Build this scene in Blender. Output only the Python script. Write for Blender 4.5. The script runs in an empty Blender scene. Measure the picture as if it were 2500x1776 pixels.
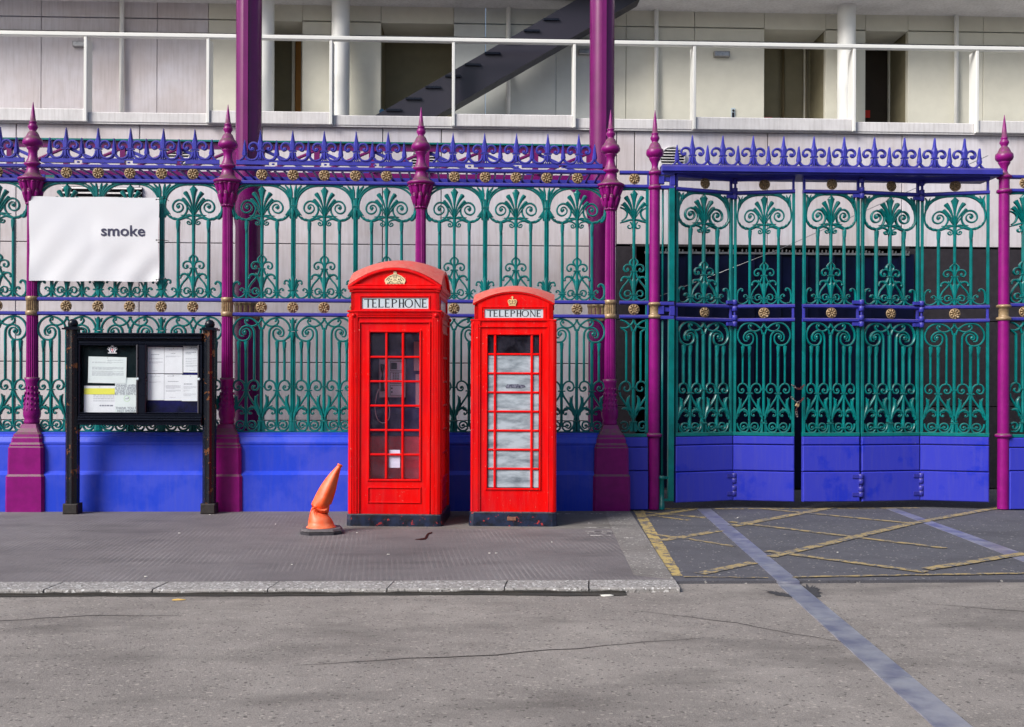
import bpy, math, random
from mathutils import Vector, Matrix
random.seed(7)
PI = math.pi
scene = bpy.context.scene
C = scene.collection

# ------------------------------------------------------------------ camera
F_PX, HV, TH, ROLL, D, H = 2600.0, 935.0, .039, .0034, 12.87, 1.53
cam_d = bpy.data.cameras.new('camera')
cam = bpy.data.objects.new('camera', cam_d); C.objects.link(cam)
cam_d.sensor_width = 36; cam_d.lens = 36 * F_PX / 2500
cam_d.shift_y = (HV - 888) / 2500
cam_d.clip_end = 600
rv = Vector((math.cos(TH), -math.sin(TH), 0)); fv = Vector((math.sin(TH), math.cos(TH), 0)); uv = Vector((0, 0, 1))
r2 = rv * math.cos(ROLL) + uv * math.sin(ROLL); u2 = uv * math.cos(ROLL) - rv * math.sin(ROLL)
m = Matrix.Identity(4)
for i in range(3):
    m[i][0] = r2[i]; m[i][1] = u2[i]; m[i][2] = -fv[i]
m[0][3], m[1][3], m[2][3] = 0, -D, H
cam.matrix_world = m
scene.camera = cam

# ------------------------------------------------------------------ sky, sun, exposure
SUN_EL, SUN_AZ = math.radians(37), math.radians(-53)   # azimuth from -Y (behind the camera) towards -X
w = bpy.data.worlds.new('World'); scene.world = w; w.use_nodes = True
nt = w.node_tree; bg = nt.nodes['Background']
sky = nt.nodes.new('ShaderNodeTexSky'); sky.sky_type = 'NISHITA'; sky.sun_disc = False
sky.sun_elevation = SUN_EL; sky.air_density = 1.0; sky.dust_density = 3.0; sky.ozone_density = 1.0
sdir = Vector((math.sin(SUN_AZ) * math.cos(SUN_EL), -math.cos(SUN_AZ) * math.cos(SUN_EL), math.sin(SUN_EL)))
sky.sun_rotation = math.atan2(sdir.x, sdir.y)
nt.links.new(sky.outputs[0], bg.inputs[0]); bg.inputs[1].default_value = .05
sl = bpy.data.lights.new('sun', 'SUN'); sl.energy = 1.5; sl.angle = math.radians(26); sl.color = (1, .965, .92)
so = bpy.data.objects.new('sun', sl); C.objects.link(so)
so.rotation_euler = sdir.to_track_quat('Z', 'Y').to_euler()
vs = scene.view_settings
vs.view_transform = 'Standard'; vs.look = 'None'; vs.gamma = 1; vs.use_curve_mapping = False; vs.exposure = 1.55
scene.cycles.max_bounces = 8; scene.cycles.transparent_max_bounces = 16
scene.cycles.use_denoising = True

# ------------------------------------------------------------------ survey helpers (photo measurement -> place in the world)
def _dir(u, v):
    a, b = u - 1250, v - HV
    x = a * math.cos(ROLL) + b * math.sin(ROLL); y = -a * math.sin(ROLL) + b * math.cos(ROLL)
    return (fv.x + rv.x * x / F_PX, fv.y + rv.y * x / F_PX, -y / F_PX)
def P(u, v, Y=0.0):
    d = _dir(u, v); t = (Y + D) / d[1]; return d[0] * t, H + d[2] * t
def G(u, v, z=0.0):
    d = _dir(u, v); t = (z - H) / d[2]; return d[0] * t, d[1] * t - D
def PX(u, Y=0.0, v=935): return P(u, v, Y)[0]
def PZ(v, Y=0.0, u=1150): return P(u, v, Y)[1]

# ------------------------------------------------------------------ materials
def mat(name, col, rough=.5, spec=.5, var=0.0, vscale=6, dust_sky=None, dust_sky_amt=0, bump=0, bscale=60, chips=None, chip_amt=0, chip_scale=40, metal=0, coat=0, streak=0, col2=None, vr=(.38, .64), vst=None):
    M_ = bpy.data.materials.new(name); M_.use_nodes = True
    n = M_.node_tree; N = n.nodes; L = n.links
    b = N['Principled BSDF']
    b.inputs['Base Color'].default_value = (*col, 1); b.inputs['Roughness'].default_value = rough
    b.inputs['Specular IOR Level'].default_value = spec; b.inputs['Metallic'].default_value = metal
    b.inputs['Coat Weight'].default_value = coat; b.inputs['Coat Roughness'].default_value = .12
    geo = N.new('ShaderNodeNewGeometry'); pos = geo.outputs['Position']
    cur = None
    def rgb(c):
        x = N.new('ShaderNodeRGB'); x.outputs[0].default_value = (*c, 1); return x.outputs[0]
    def mix(f, a, c):
        x = N.new('ShaderNodeMix'); x.data_type = 'RGBA'
        L.new(f, x.inputs[0]) if not isinstance(f, float) else setattr(x.inputs[0], 'default_value', f)
        L.new(a, x.inputs[6]); L.new(c, x.inputs[7]); return x.outputs[2]
    def noise(sc, det=4, stretch=None, rg=.6):
        x = N.new('ShaderNodeTexNoise'); x.inputs['Scale'].default_value = sc; x.inputs['Detail'].default_value = det; x.inputs['Roughness'].default_value = rg
        if stretch:
            mp = N.new('ShaderNodeMapping'); mp.inputs['Scale'].default_value = stretch; L.new(pos, mp.inputs[0]); L.new(mp.outputs[0], x.inputs['Vector'])
        else: L.new(pos, x.inputs['Vector'])
        return x.outputs[0]
    def ramp(f, a, c):
        x = N.new('ShaderNodeMapRange'); x.inputs[1].default_value = a; x.inputs[2].default_value = c; L.new(f, x.inputs[0]); return x.outputs[0]
    cur = rgb(col)
    if var:
        dk = col2 or tuple(c * (1 - var) for c in col)
        cur = mix(ramp(noise(vscale, 5, vst), vr[0], vr[1]), cur, rgb(dk))
    if streak:
        f = ramp(noise(3, 5, (9, 9, .7)), .45, .8)
        mm = N.new('ShaderNodeMath'); mm.operation = 'MULTIPLY'; mm.inputs[1].default_value = streak; L.new(f, mm.inputs[0])
        cur = mix(mm.outputs[0], cur, rgb((.22, .19, .17)))
    if chips:
        f = ramp(noise(chip_scale, 3, (1, 1, 1.0), .75), 1 - chip_amt, 1 - chip_amt + .02)
        cur = mix(f, cur, rgb(chips))
    if dust_sky_amt:  # tint on upward faces: settled grime, and for the roof painted sky sheen
        sx = N.new('ShaderNodeSeparateXYZ'); L.new(geo.outputs['Normal'], sx.inputs[0])
        f = ramp(sx.outputs[2], .15, .6)
        mm = N.new('ShaderNodeMath'); mm.operation = 'MULTIPLY'; L.new(f, mm.inputs[0])
        f2 = ramp(noise(30, 4), .2, .6); L.new(f2, mm.inputs[1])
        m2 = N.new('ShaderNodeMath'); m2.operation = 'MULTIPLY'; m2.inputs[1].default_value = dust_sky_amt; L.new(mm.outputs[0], m2.inputs[0])
        cur = mix(m2.outputs[0], cur, rgb(dust_sky or (.2, .17, .14)))
    L.new(cur, b.inputs['Base Color'])
    if rough > .1:
        rr = N.new('ShaderNodeMapRange'); rr.inputs[3].default_value = rough * .8; rr.inputs[4].default_value = min(1, rough * 1.25)
        L.new(noise(14, 4), rr.inputs[0]); L.new(rr.outputs[0], b.inputs['Roughness'])
    if bump:
        bp = N.new('ShaderNodeBump'); bp.inputs['Strength'].default_value = bump; bp.inputs['Distance'].default_value = .004
        L.new(noise(bscale, 5), bp.inputs['Height']); L.new(bp.outputs[0], b.inputs['Normal'])
    return M_

TEAL = mat('teal gloss paint', (.0, .170, .172), .3, .4, var=.35, vscale=5, dust_sky=(.10, .11, .10), dust_sky_amt=.45, chips=(.09, .12, .10), chip_amt=.28, chip_scale=70, bump=.15, bscale=45)
BLUE = mat('blue gloss paint', (.040, .042, .36), .4, .35, var=.2, vscale=7, dust_sky=(.12, .09, .16), dust_sky_amt=.6, bump=.15)
BLUEW = mat('blue wall paint', (.040, .075, .62), .4, .3, var=.5, vscale=2.4, vr=(.46, .60), bump=.3, bscale=25, chips=(.02, .03, .22), chip_amt=.26, chip_scale=11, col2=(.016, .055, .60), streak=.10)
BLUEG = mat('blue gate paint', (.034, .042, .46), .42, .35, var=.5, vscale=2.6, vr=(.55, .62), bump=.2, bscale=70, chips=(.25, .25, .5), chip_amt=.24, chip_scale=22, col2=(.014, .028, .46), streak=.10)
PURP = mat('purple gloss paint', (.24, .004, .17), .36, .32, var=.2, vscale=9, dust_sky=(.13, .085, .082), dust_sky_amt=1.0, chips=(.09, .05, .06), chip_amt=.27, chip_scale=45, bump=.25, bscale=70)
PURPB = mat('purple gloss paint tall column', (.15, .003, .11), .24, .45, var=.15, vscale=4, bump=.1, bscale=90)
GOLD = mat('gold paint', (.36, .25, .135), .4, .6, var=.4, vscale=30, metal=.15)
RED = mat('red gloss paint', (.74, .0, .0), .35, .25, var=.12, vscale=2.2, vr=(.45, .7), col2=(.60, .0, .006), bump=.1, bscale=30, chips=(.75, .35, .28), chip_amt=.31, chip_scale=48, streak=.10)
REDR = mat('faded red roof paint with sky sheen', (.72, .045, .035), .42, .4, var=.25, vscale=5, dust_sky=(.58, .19, .15), dust_sky_amt=.75, bump=.1, chips=(.35, .25, .2), chip_amt=.22, chip_scale=30)  # pink on upward faces: fading plus sky reflection put into the colour
PLINTH = mat('black plinth paint', (.004, .006, .013), .4, .5, var=.4, vscale=12, bump=.5, bscale=25, chips=(.35, .03, .03), chip_amt=.38, chip_scale=16, dust_sky_amt=.3, col2=(.012, .022, .06))
BLACK = mat('black gloss paint', (.004, .006, .014), .28, .3, bump=.25, bscale=45)
BLACKW = mat('worn black paint', (.006, .008, .014), .25, .5, bump=.3, bscale=50, chips=(.13, .05, .02), chip_amt=.40, chip_scale=9)
IRON = mat('bare dark iron', (.03, .025, .025), .6, .4, var=.4, vscale=20, bump=.5)
WALLP = mat('pale metal cladding', (.66, .64, .69), .42, .3, var=.22, vscale=1.0, col2=(.55, .50, .51), streak=.3)
COPE = mat('weathered white render', (.68, .67, .68), .7, .3, var=.14, vscale=3, streak=.35, bump=.2)
CREAM = mat('cream panel', (.66, .65, .56), .6, .3, var=.05)
PGREY = mat('pale grey green panel', (.60, .63, .61), .6, .3, var=.05)
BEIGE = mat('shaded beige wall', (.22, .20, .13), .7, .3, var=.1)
DKBROWN = mat('dark brown door paint', (.035, .026, .018), .6, .3)
ORANGE_D = mat('orange brown door', (.35, .16, .03), .5, .3)
WHITEC = mat('white round column paint', (.72, .73, .71), .4, .4, var=.04)
DARK = mat('dark recess', (.01, .01, .014), .8, .2)
STRIP = mat('navy pvc strip', (.003, .005, .025), .35, .2, var=.4, vscale=3, bump=.3, bscale=4)
CHECK = mat('dark chequer plate', (.035, .03, .036), .5, .3, var=.3, vscale=12)
STEEL = mat('galvanised rail', (.35, .35, .36), .35, .5, metal=.7, var=.3, vscale=20)
SIGNW = mat('white opal glass', (.50, .60, .66), .2, .5)
INK = mat('black lettering', (.012, .010, .016), .5, .3)
CREAMP = mat('cream gilding', (.80, .66, .40), .4, .5, var=.15, vscale=80)
GOLDL = mat('light gilding', (.85, .62, .30), .35, .5, var=.2, vscale=80, metal=.2)
PAPER = mat('white paper', (.80, .82, .88), .8, .2, var=.06, vscale=12)
PAPERG = mat('pale green paper', (.74, .80, .82), .8, .2, var=.04)
TXT = mat('grey printed text', (.22, .23, .30), .8, .2)
YELP = mat('yellow print', (.78, .76, .12), .8, .2)
REDP = mat('red print', (.7, .03, .06), .7, .2)
GREENP = mat('pale green print', (.45, .65, .40), .8, .2)
BANNER = mat('white pvc banner', (.70, .715, .76), .45, .3, var=.02, vscale=2)
NAVYT = mat('navy lettering', (.045, .045, .09), .5, .3)
FELT = mat('dark green felt board', (.002, .009, .012), .9, .1)
NAVYF = mat('dark navy felt board', (.003, .004, .012), .9, .1, col2=(.01, .01, .12), var=.5, vscale=3)
ORANGE = mat('orange cone plastic', (.80, .085, .012), .42, .4, var=.2, vscale=9, dust_sky=(.8, .3, .18), dust_sky_amt=.4, bump=.1, chips=(.35, .06, .03), chip_amt=.27, chip_scale=30, col2=(.80, .15, .05))
RUBBER = mat('grey rubber', (.075, .07, .085), .7, .3, var=.3, vscale=14, dust_sky_amt=.5, dust_sky=(.18, .16, .16))
PHONE = mat('stainless phone panel', (.8, .8, .88), .5, .5)
CORDM = mat('steel cord', (.85, .85, .85), .5, .5)
BACKD = mat('navy phone backboard', (.07, .055, .18), .8, .1, var=.4, vscale=5)
BACKR = mat('dull red backboard', (.85, .05, .09), .7, .2, var=.3, vscale=6)
FROST = mat('whitewashed glass', (.40, .46, .52), .5, .3, var=.55, vscale=3.4, vst=(1, 1, 3.2), vr=(.42, .66), col2=(.13, .16, .19))
BRONZE = mat('bronze plate', (.30, .13, .09), .5, .5, metal=.3, var=.3, vscale=60)
CHAINM = mat('galvanised chain', (.30, .26, .25), .35, .5, metal=.8)
RUSTC = mat('rusty chain', (.09, .015, .02), .6, .4, metal=.2)
SOIL = mat('brown stain', (.035, .008, .008), .9, .1)
SCRAP = mat('pale litter', (.75, .74, .68), .8, .2)
BLUEDOT = mat('blue safety sign', (.01, .07, .16), .5, .3)
REDS = mat('red safety sign', (.5, .02, .01), .5, .3)

def glass(name, tint=(1, 1, 1), dirt=.08, gl=.09, dcol=(.5, .5, .55)):
    M_ = bpy.data.materials.new(name); M_.use_nodes = True
    n = M_.node_tree; N = n.nodes; L = n.links
    for x in list(N):
        if x.type != 'OUTPUT_MATERIAL': N.remove(x)
    out = N['Material Output']
    tr = N.new('ShaderNodeBsdfTransparent'); tr.inputs[0].default_value = (*tint, 1)
    g = N.new('ShaderNodeBsdfGlossy'); g.inputs['Roughness'].default_value = .06
    d = N.new('ShaderNodeBsdfDiffuse'); d.inputs[0].default_value = (*dcol, 1)
    m1 = N.new('ShaderNodeMixShader'); m1.inputs[0].default_value = gl; L.new(tr.outputs[0], m1.inputs[1]); L.new(g.outputs[0], m1.inputs[2])
    m2 = N.new('ShaderNodeMixShader')
    tx = N.new('ShaderNodeTexNoise'); tx.inputs['Scale'].default_value = 9; tx.inputs['Detail'].default_value = 6
    geo = N.new('ShaderNodeNewGeometry'); L.new(geo.outputs['Position'], tx.inputs['Vector'])
    mr = N.new('ShaderNodeMapRange'); mr.inputs[1].default_value = .35; mr.inputs[2].default_value = .7; mr.inputs[3].default_value = dirt * .4; mr.inputs[4].default_value = dirt * 1.8
    L.new(tx.outputs[0], mr.inputs[0]); L.new(mr.outputs[0], m2.inputs[0])
    L.new(m1.outputs[0], m2.inputs[1]); L.new(d.outputs[0], m2.inputs[2]); L.new(m2.outputs[0], out.inputs[0])
    return M_
GLASS = glass('dusty window glass', (.96, .95, .99), .03, .018, (.3, .3, .42))
GLASSB = glass('notice board glass', (.98, .99, .99), .004, .012)

# ------------------------------------------------------------------ ground materials
def ground_mat(name, col, col2, vscale, speck=0, speckcol=(.5, .48, .45), ribs=None, bump=.6, bscale=150, rough=.85, stain=0, chips=0, chipcol=(.06, .06, .065)):
    M_ = bpy.data.materials.new(name); M_.use_nodes = True
    n = M_.node_tree; N = n.nodes; L = n.links; b = N['Principled BSDF']
    b.inputs['Roughness'].default_value = rough; b.inputs['Specular IOR Level'].default_value = .3
    geo = N.new('ShaderNodeNewGeometry'); pos = geo.outputs['Position']
    def noise(sc, det=5, rg=.6, stretch=None):
        x = N.new('ShaderNodeTexNoise'); x.inputs['Scale'].default_value = sc; x.inputs['Detail'].default_value = det; x.inputs['Roughness'].default_value = rg
        if stretch:
            mp = N.new('ShaderNodeMapping'); mp.inputs['Scale'].default_value = stretch; L.new(pos, mp.inputs[0]); L.new(mp.outputs[0], x.inputs['Vector'])
        else: L.new(pos, x.inputs['Vector'])
        return x.outputs[0]
    def mr(f, a, c, lo=0, hi=1):
        x = N.new('ShaderNodeMapRange'); x.inputs[1].default_value = a; x.inputs[2].default_value = c; x.inputs[3].default_value = lo; x.inputs[4].default_value = hi; L.new(f, x.inputs[0]); return x.outputs[0]
    def rgb(c):
        x = N.new('ShaderNodeRGB'); x.outputs[0].default_value = (*c, 1); return x.outputs[0]
    def mix(f, a, c):
        x = N.new('ShaderNodeMix'); x.data_type = 'RGBA'; L.new(f, x.inputs[0]); L.new(a, x.inputs[6]); L.new(c, x.inputs[7]); return x.outputs[2]
    def mul(a, c):
        x = N.new('ShaderNodeMath'); x.operation = 'MULTIPLY'; L.new(a, x.inputs[0])
        if isinstance(c, (int, float)): x.inputs[1].default_value = c
        else: L.new(c, x.inputs[1])
        return x.outputs[0]
    cur = mix(mr(noise(vscale), .35, .65), rgb(col), rgb(col2))
    cur = mix(mr(noise(vscale * 6, 6, .7), .4, .75, 0, .6), cur, rgb(tuple(c * .6 for c in col)))
    fine = noise(160, 3, .8)
    cur = mix(mr(fine, .42, .62, 0, .45), cur, rgb(tuple(min(1, c * 1.7) for c in col2)))
    if speck:
        vor = N.new('ShaderNodeTexVoronoi'); vor.inputs['Scale'].default_value = 70; L.new(pos, vor.inputs['Vector'])
        sc = N.new('ShaderNodeSeparateColor'); L.new(vor.outputs['Color'], sc.inputs[0])
        cur = mix(mul(mr(sc.outputs[0], 1 - speck, 1 - speck + .02), .8), cur, rgb(speckcol))
        cur = mix(mul(mr(sc.outputs[1], 1 - speck, 1 - speck + .02), .7), cur, rgb(tuple(c * .35 for c in col)))
    if stain:
        cur = mix(mr(noise(.7, 4, .6, (1, 2.5, 1)), .5, .75, 0, stain), cur, rgb(tuple(c * .45 for c in col)))
    if chips:
        cur = mix(mr(noise(9, 6, .8), chips, chips + .02), cur, rgb(chipcol))
    height = mul(noise(bscale, 4, .7), .6)
    if ribs:
        a, sc = ribs
        sx = N.new('ShaderNodeSeparateXYZ'); L.new(pos, sx.inputs[0])
        t = N.new('ShaderNodeMath'); t.operation = 'MULTIPLY_ADD'; L.new(sx.outputs[1], t.inputs[0]); t.inputs[1].default_value = -a; L.new(sx.outputs[0], t.inputs[2])
        s = N.new('ShaderNodeMath'); s.operation = 'MULTIPLY'; L.new(t.outputs[0], s.inputs[0]); s.inputs[1].default_value = 2 * PI / sc
        s2 = N.new('ShaderNodeMath'); s2.operation = 'SINE'; L.new(s.outputs[0], s2.inputs[0])
        wear = mul(mr(noise(.9, 5, .7), .42, .62), mr(noise(14, 3, .7, (1, .3, 1)), .3, .6, .2, 1))
        rib = mul(mr(s2.outputs[0], -.2, .6), mul(wear, .55))
        cur = mix(mul(mr(s2.outputs[0], -.3, -.8), mul(wear, .3)), cur, rgb(tuple(c * .4 for c in col)))
        ad = N.new('ShaderNodeMath'); ad.operation = 'ADD'; L.new(height, ad.inputs[0]); L.new(mul(rib, 1.0), ad.inputs[1]); height = ad.outputs[0]
    L.new(cur, b.inputs['Base Color'])
    bp = N.new('ShaderNodeBump'); bp.inputs['Strength'].default_value = bump; bp.inputs['Distance'].default_value = .008
    L.new(height, bp.inputs['Height']); L.new(bp.outputs[0], b.inputs['Normal'])
    return M_
PAVE = ground_mat('ribbed dark paving', (.092, .083, .090), (.185, .172, .178), .45, ribs=(-.085, .047), stain=.5, bump=.6)
ROAD = ground_mat('coarse asphalt', (.165, .150, .142), (.245, .225, .21), .6, speck=.045, speckcol=(.36, .33, .30), bump=1.0, bscale=60, stain=.7)
DRIVE = ground_mat('smooth dark asphalt', (.072, .072, .085), (.09, .09, .105), 1.0, speck=.02, bump=.35, stain=.4)
GRANITE = ground_mat('granite kerb', (.21, .20, .195), (.28, .27, .265), 3, speck=.12, speckcol=(.6, .6, .6), bump=.6, bscale=90)
CONC = ground_mat('pale concrete margin', (.15, .14, .135), (.20, .19, .185), 1.5, speck=.05, bump=.5, stain=.7)
YELLOW = ground_mat('worn yellow road paint', (.36, .27, .12), (.27, .21, .11), 3, chips=.50, chipcol=(.11, .11, .12), bump=.3)
YELLOWB = ground_mat('yellow road paint', (.42, .31, .115), (.35, .27, .11), 3, chips=.51, chipcol=(.12, .11, .11), bump=.3)
WHITEP = ground_mat('worn white paint', (.5, .48, .46), (.6, .58, .56), 5, chips=.50, chipcol=(.12, .11, .12), bump=.3)
TARP = ground_mat('black tarmac patch', (.03, .03, .035), (.05, .05, .055), 5, bump=1, bscale=45)
GAPM = ground_mat('black kerb gap', (.03, .03, .03), (.05, .045, .04), 5, bump=1)
CHANNEL = mat('steel drain channel', (.40, .41, .47), .38, .5, var=.35, vscale=5, metal=.45, bump=.2, bscale=30, dust_sky_amt=.15, col2=(.2, .21, .31))

# ------------------------------------------------------------------ mesh helpers
class MB:
    def __init__(s): s.v = []; s.f = []; s.sm = []
    def box(s, x0, x1, y0, y1, z0, z1):
        n = len(s.v)
        s.v += [(x0, y0, z0), (x1, y0, z0), (x1, y1, z0), (x0, y1, z0), (x0, y0, z1), (x1, y0, z1), (x1, y1, z1), (x0, y1, z1)]
        for q in ((0, 3, 2, 1), (4, 5, 6, 7), (0, 1, 5, 4), (1, 2, 6, 5), (2, 3, 7, 6), (3, 0, 4, 7)):
            s.f.append(tuple(n + i for i in q)); s.sm.append(False)
        return s
    def bbox(s, x0, x1, y0, y1, z0, z1, b=.004):
        """box with chamfered long edges on the front (-y) face"""
        n = len(s.v)
        b = min(b, (x1 - x0) * .4, (z1 - z0) * .4, abs(y1 - y0) * .9)
        s.v += [(x0, y1, z0), (x1, y1, z0), (x1, y1, z1), (x0, y1, z1),
                (x0, y0 + b, z0), (x1, y0 + b, z0), (x1, y0 + b, z1), (x0, y0 + b, z1),
                (x0 + b, y0, z0 + b), (x1 - b, y0, z0 + b), (x1 - b, y0, z1 - b), (x0 + b, y0, z1 - b)]
        Q = [(0, 1, 2, 3)[::-1]]
        for i in range(4):
            j = (i + 1) % 4
            Q += [(i, j, 4 + j, 4 + i)[::1], (4 + i, 4 + j, 8 + j, 8 + i)]
        Q.append((8, 9, 10, 11))
        for q in Q: s.f.append(tuple(n + i for i in q)); s.sm.append(False)
        return s
    def poly(s, pts, y0, y1):
        """flat polygon outline (x,z) extruded between y0 (front) and y1"""
        n = len(s.v); k = len(pts)
        s.v += [(x, y0, z) for x, z in pts] + [(x, y1, z) for x, z in pts]
        s.f.append(tuple(range(n, n + k))); s.f.append(tuple(range(n + 2 * k - 1, n + k - 1, -1))); s.sm += [False, False]
        for i in range(k):
            j = (i + 1) % k; s.f.append((n + i, n + k + i, n + k + j, n + j)); s.sm.append(False)
        return s
    def ext(s, prof, x0, x1, smooth=False):
        """profile (y,z) extruded along x"""
        n = len(s.v); k = len(prof)
        s.v += [(x0, y, z) for y, z in prof] + [(x1, y, z) for y, z in prof]
        s.f.append(tuple(range(n, n + k))); s.f.append(tuple(range(n + 2 * k - 1, n + k - 1, -1))); s.sm += [False, False]
        for i in range(k):
            j = (i + 1) % k; s.f.append((n + i, n + j, n + k + j, n + k + i)); s.sm.append(smooth)
        return s
    def lathe(s, prof, seg=24, cx=0, cy=0, flute=0, fa=.0, smooth=True, a0=0):
        n = len(s.v); k = len(prof)
        for r, z in prof:
            for i in range(seg):
                a = 2 * PI * i / seg + a0
                rr = r * (1 - fa * (i % 2)) if flute else r
                s.v.append((cx + rr * math.cos(a), cy + rr * math.sin(a), z))
        for j in range(k - 1):
            for i in range(seg):
                i2 = (i + 1) % seg
                s.f.append((n + j * seg + i, n + j * seg + i2, n + (j + 1) * seg + i2, n + (j + 1) * seg + i)); s.sm.append(smooth)
        m_ = len(s.v); s.v += s.v[n:n + seg] + s.v[n + (k - 1) * seg:n + k * seg]
        s.f.append(tuple(m_ + i for i in range(seg))[::-1]); s.f.append(tuple(m_ + seg + i for i in range(seg))); s.sm += [False, False]
        return s
    def tube(s, pts, r, seg=8, smooth=True):
        pts = [Vector(p) for p in pts]; n = len(s.v); k = len(pts)
        rs = r if isinstance(r, (list, tuple)) else [r] * k
        up = Vector((0, 0, 1))
        for i, p in enumerate(pts):
            d = (pts[min(i + 1, k - 1)] - pts[max(i - 1, 0)]).normalized()
            a = d.cross(up)
            if a.length < .05: a = d.cross(Vector((0, 1, 0)))
            a.normalize(); b = a.cross(d)
            for j in range(seg):
                t = 2 * PI * j / seg; s.v.append(tuple(p + a * math.cos(t) * rs[i] + b * math.sin(t) * rs[i]))
        for i in range(k - 1):
            for j in range(seg):
                j2 = (j + 1) % seg; s.f.append((n + i * seg + j, n + i * seg + j2, n + (i + 1) * seg + j2, n + (i + 1) * seg + j)); s.sm.append(smooth)
        s.f.append(tuple(n + j for j in range(seg))[::-1]); s.f.append(tuple(n + (k - 1) * seg + j for j in range(seg))); s.sm += [False, False]
        return s
    def ribbon(s, pts, wd, yb=.02, yf=-.010, yr=-.019):
        """flat bar following (x,z) points with a ridged front"""
        n = len(s.v); k = len(pts)
        for i, (x, z) in enumerate(pts):
            a = pts[max(i - 1, 0)]; b = pts[min(i + 1, k - 1)]
            dx, dz = b[0] - a[0], b[1] - a[1]; l = math.hypot(dx, dz) or 1
            nx, nz = -dz / l, dx / l; h = wd[i] / 2
            hc = min(1.0, wd[i] / .012)
            s.v += [(x + nx * h, yb, z + nz * h), (x + nx * h, yf, z + nz * h), (x + nx * h * .45, yf + (yr - yf) * hc, z + nz * h * .45),
                    (x - nx * h * .45, yf + (yr - yf) * hc, z - nz * h * .45), (x - nx * h, yf, z - nz * h), (x - nx * h, yb, z - nz * h)]
        for i in range(k - 1):
            for j in range(6):
                j2 = (j + 1) % 6; s.f.append((n + i * 6 + j, n + i * 6 + j2, n + (i + 1) * 6 + j2, n + (i + 1) * 6 + j)); s.sm.append(False)
        s.f.append(tuple(n + j for j in range(6))[::-1]); s.f.append(tuple(n + (k - 1) * 6 + j for j in range(6))); s.sm += [False, False]
        return s
    def ball(s, c, r, seg=10, rings=6, sc=(1, 1, 1)):
        n = len(s.v)
        for i in range(1, rings):
            t = PI * i / rings
            for j in range(seg):
                a = 2 * PI * j / seg; s.v.append((c[0] + r * sc[0] * math.sin(t) * math.cos(a), c[1] + r * sc[1] * math.sin(t) * math.sin(a), c[2] + r * sc[2] * math.cos(t)))
        t0 = len(s.v); s.v += [(c[0], c[1], c[2] + r * sc[2]), (c[0], c[1], c[2] - r * sc[2])]
        for i in range(rings - 2):
            for j in range(seg):
                j2 = (j + 1) % seg; s.f.append((n + i * seg + j, n + (i + 1) * seg + j, n + (i + 1) * seg + j2, n + i * seg + j2)); s.sm.append(True)
        for j in range(seg):
            j2 = (j + 1) % seg; s.f.append((t0, n + j, n + j2)); s.f.append((t0 + 1, n + (rings - 2) * seg + j2, n + (rings - 2) * seg + j)); s.sm += [True, True]
        return s
    def quad(s, a, b, c, d):
        n = len(s.v); s.v += [tuple(a), tuple(b), tuple(c), tuple(d)]; s.f.append((n, n + 1, n + 2, n + 3)); s.sm.append(False); return s
    def mesh(s, name, mtl):
        me = bpy.data.meshes.new(name); me.from_pydata(s.v, [], s.f)
        me.polygons.foreach_set('use_smooth', s.sm)
        me.materials.append(mtl); me.update()
        import bmesh
        bm = bmesh.new(); bm.from_mesh(me); bmesh.ops.recalc_face_normals(bm, faces=bm.faces[:]); bm.to_mesh(me); bm.free()
        return me

def obj(name, me, parent=None, loc=(0, 0, 0), rot=(0, 0, 0), sc=(1, 1, 1)):
    o = bpy.data.objects.new(name, me); C.objects.link(o)
    if parent: o.parent = parent
    o.location = loc; o.rotation_euler = rot; o.scale = sc
    return o
def part(name, mb, mtl, parent, **k): return obj(name, mb.mesh(name, mtl), parent, **k)
def tag(o, label, cat, group=None):
    o['label'] = label; o['category'] = cat
    if group: o['group'] = group
    return o
def thing(name, label, cat, loc=(0, 0, 0), rot=(0, 0, 0), group=None):
    o = obj(name, None, None, loc, rot); o.empty_display_size = .2; return tag(o, label, cat, group)
def struct(name, mb, mtl, **k):
    o = part(name, mb, mtl, None, **k); o['kind'] = 'structure'; return o
def copy_tree(o, parent=None, **kw):
    c = o.copy(); C.objects.link(c); c.parent = parent
    for ch in list(o.children): copy_tree(ch, c)
    return c

def cr(ctrl, widths, n=5):
    """catmull-rom through control points; widths interpolated"""
    pts, ws = [], []
    k = len(ctrl)
    if len(widths) != k:
        widths = [widths[0] + (widths[-1] - widths[0]) * i / (k - 1) for i in range(k)] if len(widths) == 2 else [widths[0]] * k
    g = lambda i: ctrl[max(0, min(k - 1, i))]
    for i in range(k - 1):
        p0, p1, p2, p3 = g(i - 1), g(i), g(i + 1), g(i + 2)
        for j in range(n):
            t = j / n
            q = [.5 * (2 * p1[a] + (p2[a] - p0[a]) * t + (2 * p0[a] - 5 * p1[a] + 4 * p2[a] - p3[a]) * t * t + (3 * p1[a] - p0[a] - 3 * p2[a] + p3[a]) * t ** 3) for a in (0, 1)]
            pts.append(tuple(q)); ws.append(widths[i] + (widths[i + 1] - widths[i]) * t)
    pts.append(tuple(ctrl[-1])); ws.append(widths[-1])
    return pts, ws

def frame(b, x0, x1, z0, z1, w, y0, y1, bv=.005):
    b.bbox(x0, x0 + w, y0, y1, z0, z1, bv); b.bbox(x1 - w, x1, y0, y1, z0, z1, bv)
    b.bbox(x0 + w, x1 - w, y0, y1, z1 - w, z1, bv); b.bbox(x0 + w, x1 - w, y0, y1, z0, z0 + w, bv); return b

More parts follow.
